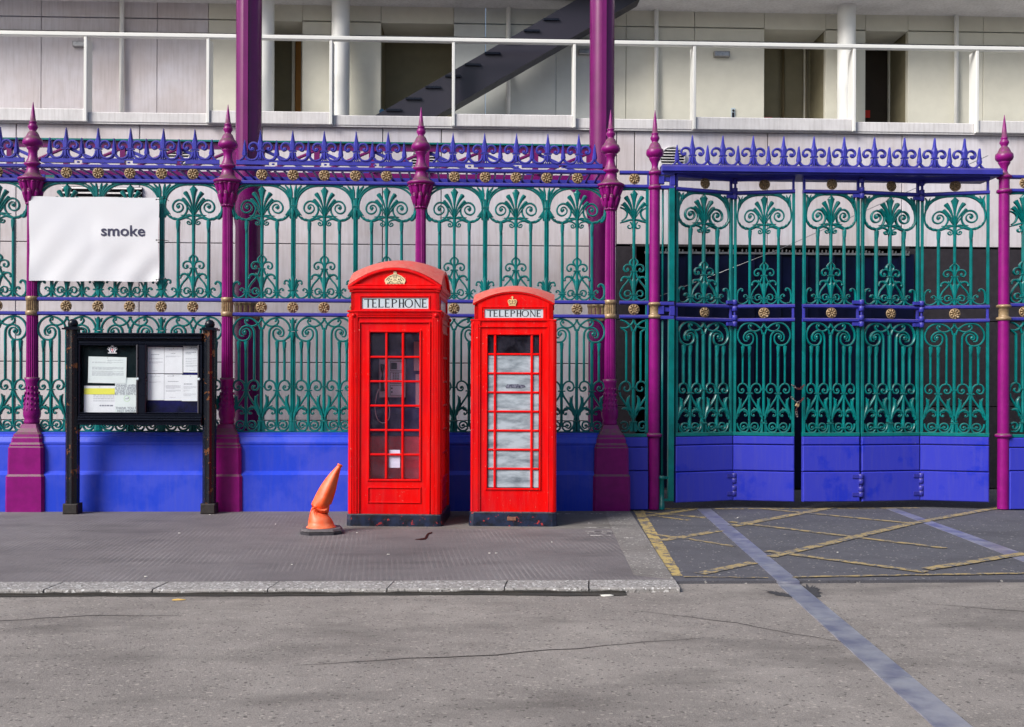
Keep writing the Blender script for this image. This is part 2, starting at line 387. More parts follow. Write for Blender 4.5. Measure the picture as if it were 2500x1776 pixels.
class Sketch:
    """collects ridged bars drawn in drawing units (x right, y down) about (cx, y0)"""
    def __init__(s, cx, y0, k): s.cx, s.y0, s.k, s.m = cx, y0, k, MB()
    def c(s, x, y): return ((x - s.cx) * s.k, -(y - s.y0) * s.k)
    def bar(s, ctrl, w, mirror=True, n=5, dy=0, yr=-.013):
        w = w if isinstance(w, (list, tuple)) else [w]
        for sg in ((1, -1) if mirror is True else (1,)):
            cc = [(s.cx + (x - s.cx) * sg, y) for x, y in ctrl]
            p, ws = cr([s.c(*q) for q in cc], [a * s.k for a in w], n)
            s.m.ribbon(p, ws, .02 + dy, -.010 + dy, yr - .006 + dy)
        return s
    def bar_about(s, ctrl, w, ax, n=5):
        """also mirrored about x = ax, and the pair mirrored about the centre"""
        s.bar(ctrl, w, True, n); s.bar([(2 * ax - x, y) for x, y in ctrl], w, True, n); return s
    def collar(s, x, y, w, h=20, mirror=True, beads=True):
        for sg in ((1, -1) if mirror else (1,)):
            X, Z = s.c(s.cx + (x - s.cx) * sg, y); hw = w * s.k / 2; hh = h * s.k / 2
            s.m.poly([(X - hw, Z - hh * .2), (X - hw * .8, Z - hh), (X + hw * .8, Z - hh), (X + hw, Z - hh * .2), (X + hw * .8, Z + hh * .6), (X - hw * .8, Z + hh * .6)], -.022, .013)
            if beads:
                nb = max(3, int(w / 19))
                for i in range(nb): s.m.ball((X + (i - (nb - 1) / 2) * (w * .8 * s.k / nb), -.022, Z + hh * .35), .0062, 6, 4)
            if x == s.cx: break
        return s
    def ball(s, x, y, r, mirror=True):
        for sg in ((1, -1) if mirror else (1,)):
            X, Z = s.c(s.cx + (x - s.cx) * sg, y); s.m.ball((X, -.008, Z), r * s.k, 8, 6, (1, .8, 1))
        return s

# ------------------------------------------------------------------ cast-iron panel pieces (drawing units as measured)
KU = .000972; KL = .001033; KC = .000912
def sk_u(): return Sketch(1285, 85, KU)
def sk_l(): return Sketch(1190, 180, KL)
ME = {}
# upper panel: loop frame with arch, corner leaves
s = sk_u()
s.bar([(1285, 92), (1190, 94), (1100, 112), (1020, 160), (968, 225), (944, 300), (940, 380), (955, 440), (1000, 492), (1060, 515), (1120, 518), (1190, 494), (1240, 476), (1285, 474)], [22, 22, 22, 24, 24, 22, 20, 22, 26, 30, 30, 26, 24, 22])
s.bar([(1240, 100), (1150, 92), (1060, 90)], [10, 26])
for q in ([(960, 440), (975, 470), (1000, 508)], [(1000, 480), (1020, 505), (1050, 530)], [(1050, 505), (1075, 520), (1100, 537)]):
    s.bar(q, [26, 26, 4])
s.bar([(1120, 510), (1190, 503), (1240, 518), (1264, 548), (1248, 580), (1217, 577), (1208, 553), (1230, 542), (1240, 558)], [16, 18, 18, 17, 16, 15, 14, 12, 10])
s.ball(1236, 558, 12)
s.bar([(1130, 470), (1190, 466), (1235, 462), (1270, 470)], [6, 16, 16, 8])
ME['upper_panel'] = s.m.mesh('upper_panel', TEAL)
s = sk_u()
s.bar([(948, 300), (955, 210), (965, 150), (945, 98)], [16, 30, 30, 10], mirror=False); s.bar([(965, 250), (1000, 165), (1040, 125), (1075, 98)], [16, 30, 28, 8], mirror=False)
s.bar([(985, 190), (990, 140), (1005, 100)], [10, 20, 5], mirror=False, dy=-.005); s.bar([(1000, 160), (1060, 118), (1130, 98)], [10, 20, 8], mirror=False)
s.bar([(1000, 1478), (950, 1465), (937, 1400), (948, 1320), (985, 1285), (1010, 1300), (1004, 1318)], [18, 22, 24, 24, 20, 18, 14], mirror=False); s.ball(1003, 1312, 13, mirror=False)
ME['corner_leaf'] = s.m.mesh('corner_leaf', TEAL)
# palmette
s = sk_u()
s.bar([(1285, 480), (1285, 330), (1285, 230), (1285, 165), (1285, 150), (1285, 104)], [30, 22, 46, 84, 96, 4], mirror=False, n=3, yr=-.02)
s.bar([(1285, 420), (1285, 90)], [9, 9], mirror=False, n=2, dy=-.012)
for c_, w_ in (([(1276, 440), (1258, 340), (1225, 255), (1186, 196), (1178, 184)], [10, 20, 36, 56, 40]),
               ([(1272, 455), (1245, 375), (1205, 315), (1160, 272), (1150, 262)], [8, 18, 28, 44, 26]),
               ([(1270, 465), (1240, 410), (1200, 350), (1160, 300), (1120, 288)], [6, 14, 18, 20, 12])):
    s.bar(c_, w_, n=4, yr=-.02)
    s.bar([(x + 2, y) for x, y in c_], [a * .22 for a in w_], n=4, dy=-.013)
ME['palmette'] = s.m.mesh('palmette', TEAL)
# volutes (left; right is a mirrored copy)
s = sk_u()
s.bar([(1110, 512), (1165, 478), (1200, 425), (1207, 370), (1188, 318), (1145, 287), (1092, 285), (1050, 315), (1032, 362), (1044, 408), (1085, 432), (1130, 420), (1156, 385), (1150, 347), (1120, 325), (1090, 335), (1080, 362), (1097, 384), (1115, 370)], [20, 22, 22, 22, 22, 22, 22, 21, 21, 20, 20, 19, 18, 17, 16, 15, 14, 12, 10], mirror=False)
s.ball(1106, 362, 20, mirror=False)
ME['volute'] = s.m.mesh('volute', TEAL)
# bars
s = sk_u()
s.bar([(1285 - 185, 520), (1285 - 185, 1482)], [35, 35], mirror=False, n=1)
s.bar([(1100, 520), (1100, 545), (1100, 552), (1098, 620), (1092, 690)], [30, 30, 50, 42, 4], mirror=False, n=2, dy=-.008)
s.collar(1100, 545, 50, 10, mirror=False, beads=False)
ME['bar'] = s.m.mesh('vertical_bar', TEAL)
s = sk_u(); s.bar([(1285, 470), (1285, 640), (1285, 960), (1285, 1482)], [42, 36, 32, 34], mirror=False, n=1)
ME['cbar'] = s.m.mesh('vertical_bar', TEAL)
# lower ornament
s = sk_u()
s.bar([(1275, 955), (1248, 985), (1238, 1010), (1250, 1040), (1272, 1060)], [10, 22, 26, 22, 10])
s.bar([(1285, 935), (1285, 975)], [6, 40], mirror=False)
s.bar([(1274, 1112), (1266, 1065), (1235, 1040), (1195, 1038), (1166, 1060), (1160, 1095), (1182, 1122), (1213, 1112), (1216, 1088), (1200, 1080)], [14, 18, 20, 20, 20, 20, 18, 16, 14, 12]); s.ball(1203, 1095, 14)
s.collar(1285, 1120, 100)
s.bar([(1262, 1130), (1240, 1190), (1200, 1250), (1150, 1310), (1122, 1370), (1112, 1405)], [20, 22, 20, 20, 22, 24])
s.bar([(1275, 1350), (1262, 1280), (1232, 1222), (1190, 1192), (1150, 1196), (1128, 1225)], [26, 34, 32, 28, 24, 22]); s.ball(1130, 1236, 17)
s.bar([(1285, 1205), (1285, 1240), (1285, 1320), (1285, 1400)], [20, 56, 50, 26], mirror=False, dy=-.008)
s.bar([(1215, 1210), (1220, 1190), (1212, 1172)], [16, 14, 3])
ME['fleur'] = s.m.mesh('fleur_ornament', TEAL)
s = sk_u()
s.collar(1285, 1408, 106); s.collar(1100, 1410, 104)
s.bar([(1272, 1470), (1248, 1440), (1225, 1425), (1190, 1432), (1170, 1400), (1185, 1368), (1220, 1362), (1246, 1385), (1240, 1412), (1215, 1412)], [12, 14, 12, 20, 20, 20, 18, 16, 14, 12]); s.ball(1222, 1395, 15)
s.bar([(1075, 1400), (1065, 1375), (1040, 1362), (1020, 1380), (1032, 1394)], [18, 18, 16, 14, 12]); s.ball(1033, 1384, 11)
s.bar([(1125, 1400), (1138, 1385), (1150, 1380)], [18, 14, 8])
s.bar([(1090, 1415), (1060, 1455), (1010, 1478), (955, 1470), (925, 1440)], [24, 22, 20, 20, 16])
s.bar([(1112, 1415), (1145, 1460), (1190, 1480), (1235, 1466), (1265, 1425)], [24, 22, 20, 20, 20])
ME['base_scroll'] = s.m.mesh('base_scroll', TEAL)
# mullion upper (drawn at x = 0)
s = Sketch(0, 85, KU)
for dx in (-19, 0, 19): s.bar([(dx, 480), (dx, 1240)], [19, 19], mirror=False, n=1, dy=-.006 if dx == 0 else 0)
s.bar([(0, 500), (0, 420), (0, 370), (0, 345), (0, 300), (0, 240)], [66, 96, 70, 78, 64, 76], mirror=False, n=3)
s.bar([(22, 260), (38, 190), (60, 140), (100, 90)], [30, 34, 34, 14]); s.bar([(18, 250), (20, 190), (28, 140), (34, 90)], [14, 26, 30, 12], dy=-.006)
s.bar([(40, 240), (70, 175), (120, 125), (170, 98)], [24, 26, 22, 12])
s.collar(0, 345, 100, 26)
s.bar([(0, 390), (0, 425), (0, 470)], [20, 34, 6], mirror=False, dy=-.014)
s.bar([(30, 400), (44, 450), (40, 500)], [18, 24, 4]); s.bar([(40, 380), (62, 420), (100, 460)], [20, 30, 10])
s.bar([(0, 1200), (0, 1235), (0, 1290), (0, 1380)], [4, 46, 50, 34], mirror=False, dy=-.014)
s.bar([(20, 1385), (34, 1320), (58, 1272), (95, 1266), (110, 1296)], [24, 26, 24, 20, 16]); s.ball(104, 1302, 16)
s.bar([(12, 1370), (24, 1310), (40, 1262), (44, 1240)], [16, 22, 20, 4], dy=-.006)
s.bar([(30, 1380), (52, 1330), (70, 1300)], [18, 20, 6])
s.collar(0, 1388, 136, 26)
s.bar([(0, 1395), (0, 1430), (0, 1484)], [50, 60, 14], mirror=False, dy=-.006); s.bar([(22, 1400), (45, 1440), (80, 1478)], [24, 26, 16])
ME['mullion_u'] = s.m.mesh('mullion', TEAL)
# side finishing curls beside the columns
s = Sketch(0, 85, KU)
s.bar([(0, 400), (14, 450), (48, 500), (70, 510)], [40, 50, 40, 10], mirror=False); s.bar([(0, 385), (10, 430), (20, 480)], [10, 34, 10], mirror=False, dy=-.01)
s.bar([(60, 1478), (22, 1440), (8, 1380), (22, 1310), (62, 1284), (90, 1305), (80, 1320)], [20, 26, 34, 34, 26, 20, 16], mirror=False); s.ball(82, 1308, 14, mirror=False)
s.bar([(10, 240), (40, 160), (110, 105), (200, 90)], [26, 30, 26, 20], mirror=False)
ME['end_curl'] = s.m.mesh('end_curl', TEAL)

# lower panel
s = sk_l()
s.bar([(1175, 322), (1160, 275), (1130, 238), (1085, 205), (1020, 186), (955, 194), (900, 235), (867, 300), (868, 370), (905, 430), (960, 455), (1020, 447), (1055, 405), (1058, 350), (1030, 318), (995, 322), (970, 350), (985, 383), (1008, 372)], [20, 22, 24, 22, 22, 22, 22, 22, 22, 22, 22, 22, 21, 20, 19, 18, 17, 14, 12]); s.ball(1000, 356, 20)
s.bar([(1190, 185), (1178, 220), (1150, 255), (1105, 282), (1055, 285), (1015, 262), (998, 228), (1015, 203), (1035, 212)], [20, 20, 22, 22, 22, 20, 18, 16, 12]); s.ball(1028, 222, 16)
s.bar([(1105, 915), (1105, 600), (1105, 385), (1093, 325), (1058, 290), (1008, 284), (962, 308), (938, 352), (950, 398), (985, 402)], [24, 24, 24, 24, 24, 22, 22, 20, 18, 14])
s.bar([(1190, 200), (1190, 186)], [30, 44], mirror=False)
ME['lower_panel'] = s.m.mesh('lower_panel', TEAL)
s = sk_l(); s.bar([(1190, 300), (1190, 340), (1190, 1380), (1190, 1500)], [14, 35, 35, 44], mirror=False, n=1)
ME['lstem'] = s.m.mesh('vertical_bar', TEAL)
for nm, x, w_, y1 in (('lbar_a', 928, 26, 918), ('lbar_b', 1012, 32, 1440)):
    s = Sketch(x, 180, KL); s.bar([(x, 455), (x, y1)], [w_, w_], mirror=False, n=1)
    s.bar([(x, 470), (x, 476), (x, 530), (x - 8, 600)], [40, 46, 36, 4], mirror=False, n=2, dy=-.008); s.collar(x, 468, 44, 10, mirror=False, beads=False)
    ME[nm] = s.m.mesh('vertical_bar', TEAL)
s = sk_l()
s.bar_about([(1002, 1015), (992, 965), (965, 928), (925, 914), (886, 930), (868, 975), (884, 1018), (922, 1026), (944, 1000), (930, 975), (908, 984)], [22, 22, 20, 20, 20, 20, 20, 19, 17, 15, 12], 1012)
s.ball(918, 992, 15); s.ball(1106, 992, 15)
s.collar(1012, 1028, 94); s.collar(1190, 985, 92)
s.bar_about([(1004, 1040), (985, 1090), (945, 1150), (900, 1225), (868, 1310)], [24, 22, 22, 22, 24], 1012)
ME['heart'] = s.m.mesh('heart_scroll', TEAL)
s = sk_l()
for fl in (0, 1):
    g = (lambda q: q) if not fl else (lambda q: [(2 * 1012 - x, y) for x, y in q])
    s.bar(g([(1178, 1340), (1150, 1250), (1126, 1180), (1128, 1120), (1148, 1078)]), [30, 40, 40, 34, 4], yr=-.02)
    s.bar(g([(1135, 1150), (1118, 1120), (1112, 1095)]), [20, 16, 3])
    s.bar(g([(1160, 1290), (1120, 1240), (1085, 1228), (1052, 1238), (1030, 1262)]), [24, 34, 34, 26, 6], yr=-.02)
    s.bar(g([(1100, 1232), (1078, 1212), (1062, 1200)]), [18, 14, 3])
    s.bar(g([(1085, 1248), (1045, 1258), (1038, 1290), (1062, 1306), (1078, 1292)]), [16, 18, 17, 15, 12]); s.ball(g([(1066, 1290)])[0][0], 1290, 12)
ME['acanthus'] = s.m.mesh('acanthus_leaf', TEAL)
s = sk_l()
s.collar(1190, 1386, 96); s.collar(1012, 1440, 100)
s.bar_about([(1165, 1390), (1150, 1445), (1105, 1492), (1050, 1490), (1022, 1452)], [24, 24, 24, 22, 18], 1012)
s.bar_about([(1028, 1440), (1040, 1405), (1072, 1386), (1112, 1398), (1122, 1438), (1096, 1464), (1066, 1450), (1070, 1424), (1090, 1424)], [14, 18, 20, 20, 20, 18, 16, 14, 12], 1012)
s.ball(1086, 1432, 15); s.ball(938, 1432, 15)
s.bar([(1190, 1300), (1190, 1370)], [50, 74], mirror=False); s.bar([(1190, 1390), (1190, 1500)], [60, 90], mirror=False)
s.bar([(830, 1508), (1550, 1508)], [16, 16], mirror=False, n=1)
ME['lbase'] = s.m.mesh('base_scroll', TEAL)
s = Sketch(0, 180, KL)
for dx in (-19, 0, 19): s.bar([(dx, 380), (dx, 1400)], [19, 19], mirror=False, n=1, dy=-.006 if dx == 0 else 0)
s.bar([(0, 185), (0, 230), (0, 300), (0, 340)], [10, 50, 34, 50], mirror=False, dy=-.012); s.collar(0, 330, 124, 24)
s.bar([(24, 250), (30, 220), (44, 200)], [20, 18, 4]); s.bar([(0, 350), (0, 395), (0, 470)], [40, 50, 6], mirror=False, dy=-.014)
s.bar([(20, 350), (34, 390), (54, 430)], [24, 24, 6])
s.collar(0, 985, 120, 22); s.collar(0, 1386, 112, 22)
s.bar([(0, 1280), (0, 1380), (0, 1400), (0, 1500)], [64, 80, 66, 96], mirror=False, dy=-.006)
ME['mullion_l'] = s.m.mesh('mullion', TEAL)

# rosette
def rosette():
    b = MB(); b.lathe([(.066, .0), (.068, .006), (.062, .012), (.055, .012), (.052, .006), (.02, .006)], 24)
    for i in range(8):
        a = PI / 8 + i * PI / 4
        p0 = Vector((math.cos(a) * .010, math.sin(a) * .010, .014)); p1 = Vector((math.cos(a) * .052, math.sin(a) * .052, .010))
        b.tube([p0, (p0 + p1) / 2 + Vector((0, 0, .006)), p1], [.004, .010, .013], 6)
    b.ball((0, 0, .014), .012, 8, 6)
    me = b.mesh('rosette', GOLD); me.transform(Matrix.Rotation(PI / 2, 4, 'X')); return me
ME['rosette'] = rosette()
# fleur spikes, drawn about x = 405 with bar bottom y = 800
s = Sketch(405, 745, KC)
s.bar([(405, 345), (405, 400), (405, 470), (405, 530), (405, 575), (405, 612)], [3, 22, 44, 84, 70, 62], mirror=False, yr=-.02)
s.bar([(384, 608), (378, 560), (350, 525), (305, 517), (268, 540), (258, 582), (282, 612), (312, 602), (312, 578)], [26, 28, 30, 30, 28, 28, 28, 26, 22]); s.ball(298, 592, 20)
s.collar(405, 617, 112, 26)
s.bar([(378, 640), (370, 690), (340, 728), (290, 742), (245, 728), (212, 690)], [28, 30, 28, 26, 26, 26])
s.bar([(405, 630), (405, 690), (405, 745)], [26, 40, 6], mirror=False, yr=-.02); s.bar([(390, 640), (392, 690), (375, 742)], [16, 12, 16])
ME['fleur_spike'] = s.m.mesh('fleur_spike', BLUE)
s = Sketch(0, 745, KC)
s.bar([(0, 478), (0, 520), (0, 600), (0, 660), (0, 690)], [3, 24, 46, 66, 50], mirror=False, yr=-.02); s.bar([(5, 690), (30, 725), (60, 745)], [26, 24, 14])
ME['small_spike'] = s.m.mesh('small_spike', BLUE)

Z_RAIL_T = PZ(418); Z_RAIL_F = PZ(452); Z_RAIL_M = PZ(737); Z_RAIL_N = PZ(771.5)
Z_UP = PZ(457); Z_LOW = PZ(777.5); Z_CR = PZ(398); Z_ROS = PZ(433.5); Z_ROM = PZ(754)
PITCH = .7435
def rail_prof(zc, h=.046, d=.04):
    return [(-d, zc - h * .25), (-d, zc + h * .25), (-d * .6, zc + h / 2), (.02, zc + h / 2), (.02, zc - h / 2), (-d * .6, zc - h / 2)]
def upper(parent, x, sx=1, z=Z_UP, y=0):
    o = obj('upper_panel', ME['upper_panel'], parent, (x, y, z), sc=(sx, 1, 1))
    obj('palmette', ME['palmette'], o); obj('volute', ME['volute'], o); obj('volute', ME['volute'], o, sc=(-1, 1, 1))
    obj('vertical_bar', ME['bar'], o); obj('vertical_bar', ME['bar'], o, (2 * 185 * KU, 0, 0)); obj('vertical_bar', ME['cbar'], o)
    obj('fleur_ornament', ME['fleur'], o); obj('base_scroll', ME['base_scroll'], o)
def lower(parent, x, sx=1, z=Z_LOW, y=0):
    o = obj('lower_panel', ME['lower_panel'], parent, (x, y, z), sc=(sx, 1, 1))
    obj('vertical_bar', ME['lstem'], o)
    for nm, bx in (('lbar_a', 928), ('lbar_b', 1012)):
        for sg in (-1, 1): obj('vertical_bar', ME[nm], o, (sg * (1190 - bx) * KL, 0, 0))
    obj('heart_scroll', ME['heart'], o); obj('acanthus_leaf', ME['acanthus'], o); obj('base_scroll', ME['lbase'], o)

PL_TOP = PZ(1057, -.08)
plinth_prof = [(-.05, PL_TOP), (-.085, PL_TOP - .004), (-.085, PL_TOP - .03), (-.10, PL_TOP - .045), (-.10, PL_TOP - .055), (-.125, PL_TOP - .10), (-.135, PL_TOP - .115), (-.135, PL_TOP - .135), (-.128, PL_TOP - .142), (-.128, PL_TOP - .16), (-.135, PL_TOP - .165), (-.135, .475), (-.185, .43), (-.185, -.02), (.15, -.02), (.15, PL_TOP)]
def bay(xc0, xc1, label, mods, crest=True):
    t = thing('iron_railing', label, 'railing', (xc0, 0, 0), group='cast iron railing bays of the market front')
    W = xc1 - xc0; mid = W / 2
    for zc, nm in ((Z_RAIL_T, 'top_rail'), (Z_RAIL_F, 'frieze_rail'), (Z_RAIL_M, 'middle_rail'), (Z_RAIL_N, 'middle_rail')):
        part(nm, MB().ext(rail_prof(zc), .05, W - .05), BLUE, t)
    part('plinth', MB().ext(plinth_prof, .0, W), BLUEW, t)
    xs = [mid + (i - (mods - 1) / 2) * PITCH for i in range(mods)]
    for x in xs: upper(t, x); lower(t, x)
    for a, b in zip(xs, xs[1:]):
        o = obj('mullion', ME['mullion_u'], t, ((a + b) / 2, 0, Z_UP)); o = obj('mullion', ME['mullion_l'], t, ((a + b) / 2, 0, Z_LOW))
    if mods > 1:
        obj('end_curl', ME['end_curl'], t, (.058, 0, Z_UP)); obj('end_curl', ME['end_curl'], t, (W - .058, 0, Z_UP), sc=(-1, 1, 1))
    nr = 2 * mods - 1
    for i in range(nr):
        for z in (Z_ROS, Z_ROM): obj('rosette', ME['rosette'], t, (mid + (i - (nr - 1) / 2) * PITCH / 2, -.02, z))
    for z in (Z_ROS, Z_ROM): part('rosette_backing_rod', MB().box(.06, W - .06, .004, .010, z - .004, z + .004), BLUE, t) if False else None
    if crest:
        c0, c1 = .10, W - .10
        cb = MB().box(c0, c1, -.012, .012, Z_CR - .020, Z_CR + .002)
        no = sorted((c0 + (c1 - c0) * f_ + random.uniform(-.04, .04)) for f_ in (.22, .5, .78)); xa = c0
        for q in no + [c1 + .08]:
            xb = min(q - .05, c1) if q < c1 else c1
            cb.box(xa, xb, -.0125, .0125, Z_CR - .048, Z_CR - .020).box(xa, xb, -.028, .02, Z_CR - .053, Z_CR - .048)
            if q < c1: cb.lathe([(.018, Z_CR - .052), (.018, Z_CR - .036)], 8, cx=q)
            xa = q + .05
        part('cresting_bar', cb, BLUE, t)
        for i in range(5): obj('fleur_spike', ME['fleur_spike'], t, (mid + (i - 2) * .3815, -.004 * (i % 2), Z_CR), rot=(0, random.uniform(-.02, .02), 0))
        for i in range(6): obj('small_spike', ME['small_spike'], t, (mid + (i - 2.5) * .3815, 0, Z_CR), rot=(0, random.uniform(-.03, .03), 0))
        gr = MB()
        for i in range(int(W / .115)):
            x = .08 + i * .115; gr.box(x, x + .022, .03, .5, Z_RAIL_T - .03, Z_RAIL_T - .012)
        gr.box(.06, W - .06, .5, .53, Z_RAIL_T - .07, Z_RAIL_T + .0)
        part('rear_grille', gr, BLUE, t)
    return t
XC = [-7.50, -5.205, -2.91, -.605, 1.691]
bay(XC[0], XC[1], 'teal and blue railing bay cut by the left edge, left of the hanging banner', 3)
bay(XC[1], XC[2], 'teal and blue railing bay behind the white banner and black notice board', 3)
bay(XC[2], XC[3], 'teal and blue railing bay behind the crumpled orange cone and taller phone box', 3)
bay(XC[3], XC[4], 'teal and blue railing bay behind the smaller phone box', 3)
# narrow bay between third column and plain post
XP = PX(1597); XN0, XN1 = PX(1511), PX(1582)
def narrow(x0, x1, label):
    t = thing('iron_railing', label, 'railing', (x0, 0, 0), group='cast iron railing bays of the market front')
    W = x1 - x0
    for zc, nm in ((Z_RAIL_T, 'top_rail'), (Z_RAIL_F, 'frieze_rail'), (Z_RAIL_M, 'middle_rail'), (Z_RAIL_N, 'middle_rail')):
        part(nm, MB().ext(rail_prof(zc), 0, W), BLUE, t)
    part('frieze_stile', MB().box(W - .02, W, -.03, .0, Z_RAIL_F, Z_RAIL_T), BLUE, t); part('frieze_stile', MB().box(W - .02, W, -.03, 0, Z_RAIL_N, Z_RAIL_M), BLUE, t)
    part('stile', MB().bbox(W - .035, W, -.02, .01, PL_TOP, Z_RAIL_M - .023), TEAL, t); part('stile', MB().bbox(W - .035, W, -.02, .01, Z_RAIL_M + .02, Z_RAIL_F - .02), TEAL, t)
    cx = W / 2
    o = obj('upper_panel', ME['palmette'], t, (cx, 0, Z_UP)); obj('vertical_bar', ME['cbar'], o); obj('fleur_ornament', ME['fleur'], o)
    s = sk_u()
    s.bar([(1285, 92), (1200, 92), (1110, 100)], [24, 24, 24]); s.bar([(1285, 474), (1240, 476), (1190, 490), (1110, 515)], [22, 24, 26, 12])
    s.bar([(1110, 320), (1170, 345), (1200, 390), (1180, 450), (1130, 490)], [16, 20, 22, 22, 16])
    s.bar([(1240, 500), (1264, 548), (1248, 580), (1217, 577), (1208, 553), (1230, 542)], [16, 17, 16, 15, 14, 12])
    s.collar(1285, 1408, 106)
    s.bar([(1272, 1470), (1225, 1425), (1190, 1432), (1170, 1400), (1185, 1368), (1220, 1362), (1246, 1385), (1240, 1412)], [12, 12, 20, 20, 20, 18, 16, 14])
    s.bar([(1130, 1340), (1115, 1400), (1135, 1455), (1190, 1480), (1235, 1466), (1265, 1425)], [20, 22, 22, 20, 20, 20])
    obj('base_scroll', s.m.mesh('base_scroll', TEAL), o)
    l = obj('lower_panel', ME['lstem'], t, (cx, 0, Z_LOW))
    s = sk_l()
    s.bar([(1175, 322), (1160, 275), (1130, 238), (1085, 205), (1030, 190)], [20, 22, 24, 22, 18]); s.bar([(1190, 185), (1178, 220), (1150, 255), (1105, 282), (1055, 285), (1030, 275)], [20, 20, 22, 22, 22, 12])
    s.bar([(1105, 915), (1105, 385), (1093, 325), (1040, 290)], [24, 24, 24, 16])
    s.bar([(2 * 1012 - x, y) for x, y in [(1002, 1015), (992, 965), (965, 928), (925, 914), (886, 930), (868, 975), (884, 1018), (922, 1026), (944, 1000), (930, 975)]], [22, 22, 20, 20, 20, 20, 20, 19, 17, 15])
    s.bar([(1030, 1040), (1040, 1090), (1080, 1150), (1125, 1225), (1155, 1310)], [24, 22, 22, 22, 24]); s.collar(1190, 985, 92)
    s.bar([(1178, 1340), (1150, 1250), (1126, 1180), (1128, 1120), (1148, 1078)], [30, 40, 40, 34, 4]); s.bar([(1160, 1290), (1120, 1240), (1085, 1228), (1052, 1238)], [24, 34, 34, 8])
    s.collar(1190, 1386, 96); s.bar([(1165, 1390), (1150, 1445), (1105, 1492), (1050, 1490)], [24, 24, 24, 14])
    s.bar([(1040, 1405), (1072, 1386), (1112, 1398), (1122, 1438), (1096, 1464), (1066, 1450), (1070, 1424)], [18, 20, 20, 20, 18, 16, 14])
    s.bar([(1190, 1390), (1190, 1500)], [60, 90], mirror=False)
    obj('scrollwork', s.m.mesh('scrollwork', TEAL), l)
    part('bottom_rail', MB().bbox(0, W, -.03, .02, PL_TOP - .05, PL_TOP - .01), TEAL, t)
    for z in (Z_ROS, Z_ROM): obj('rosette', ME['rosette'], t, (cx, -.02, z))
    for z0, z1, y in ((PL_TOP - .17, PL_TOP - .055, -.05), (.475, PL_TOP - .18, -.06), (0, .465, -.075)):
        part('board', MB().bbox(-.02, W - .005, y, .06, z0, z1, .008), BLUEG, t)
    return t
narrow(XN0, XN1, 'narrow teal railing strip between the third purple column and plain purple post')

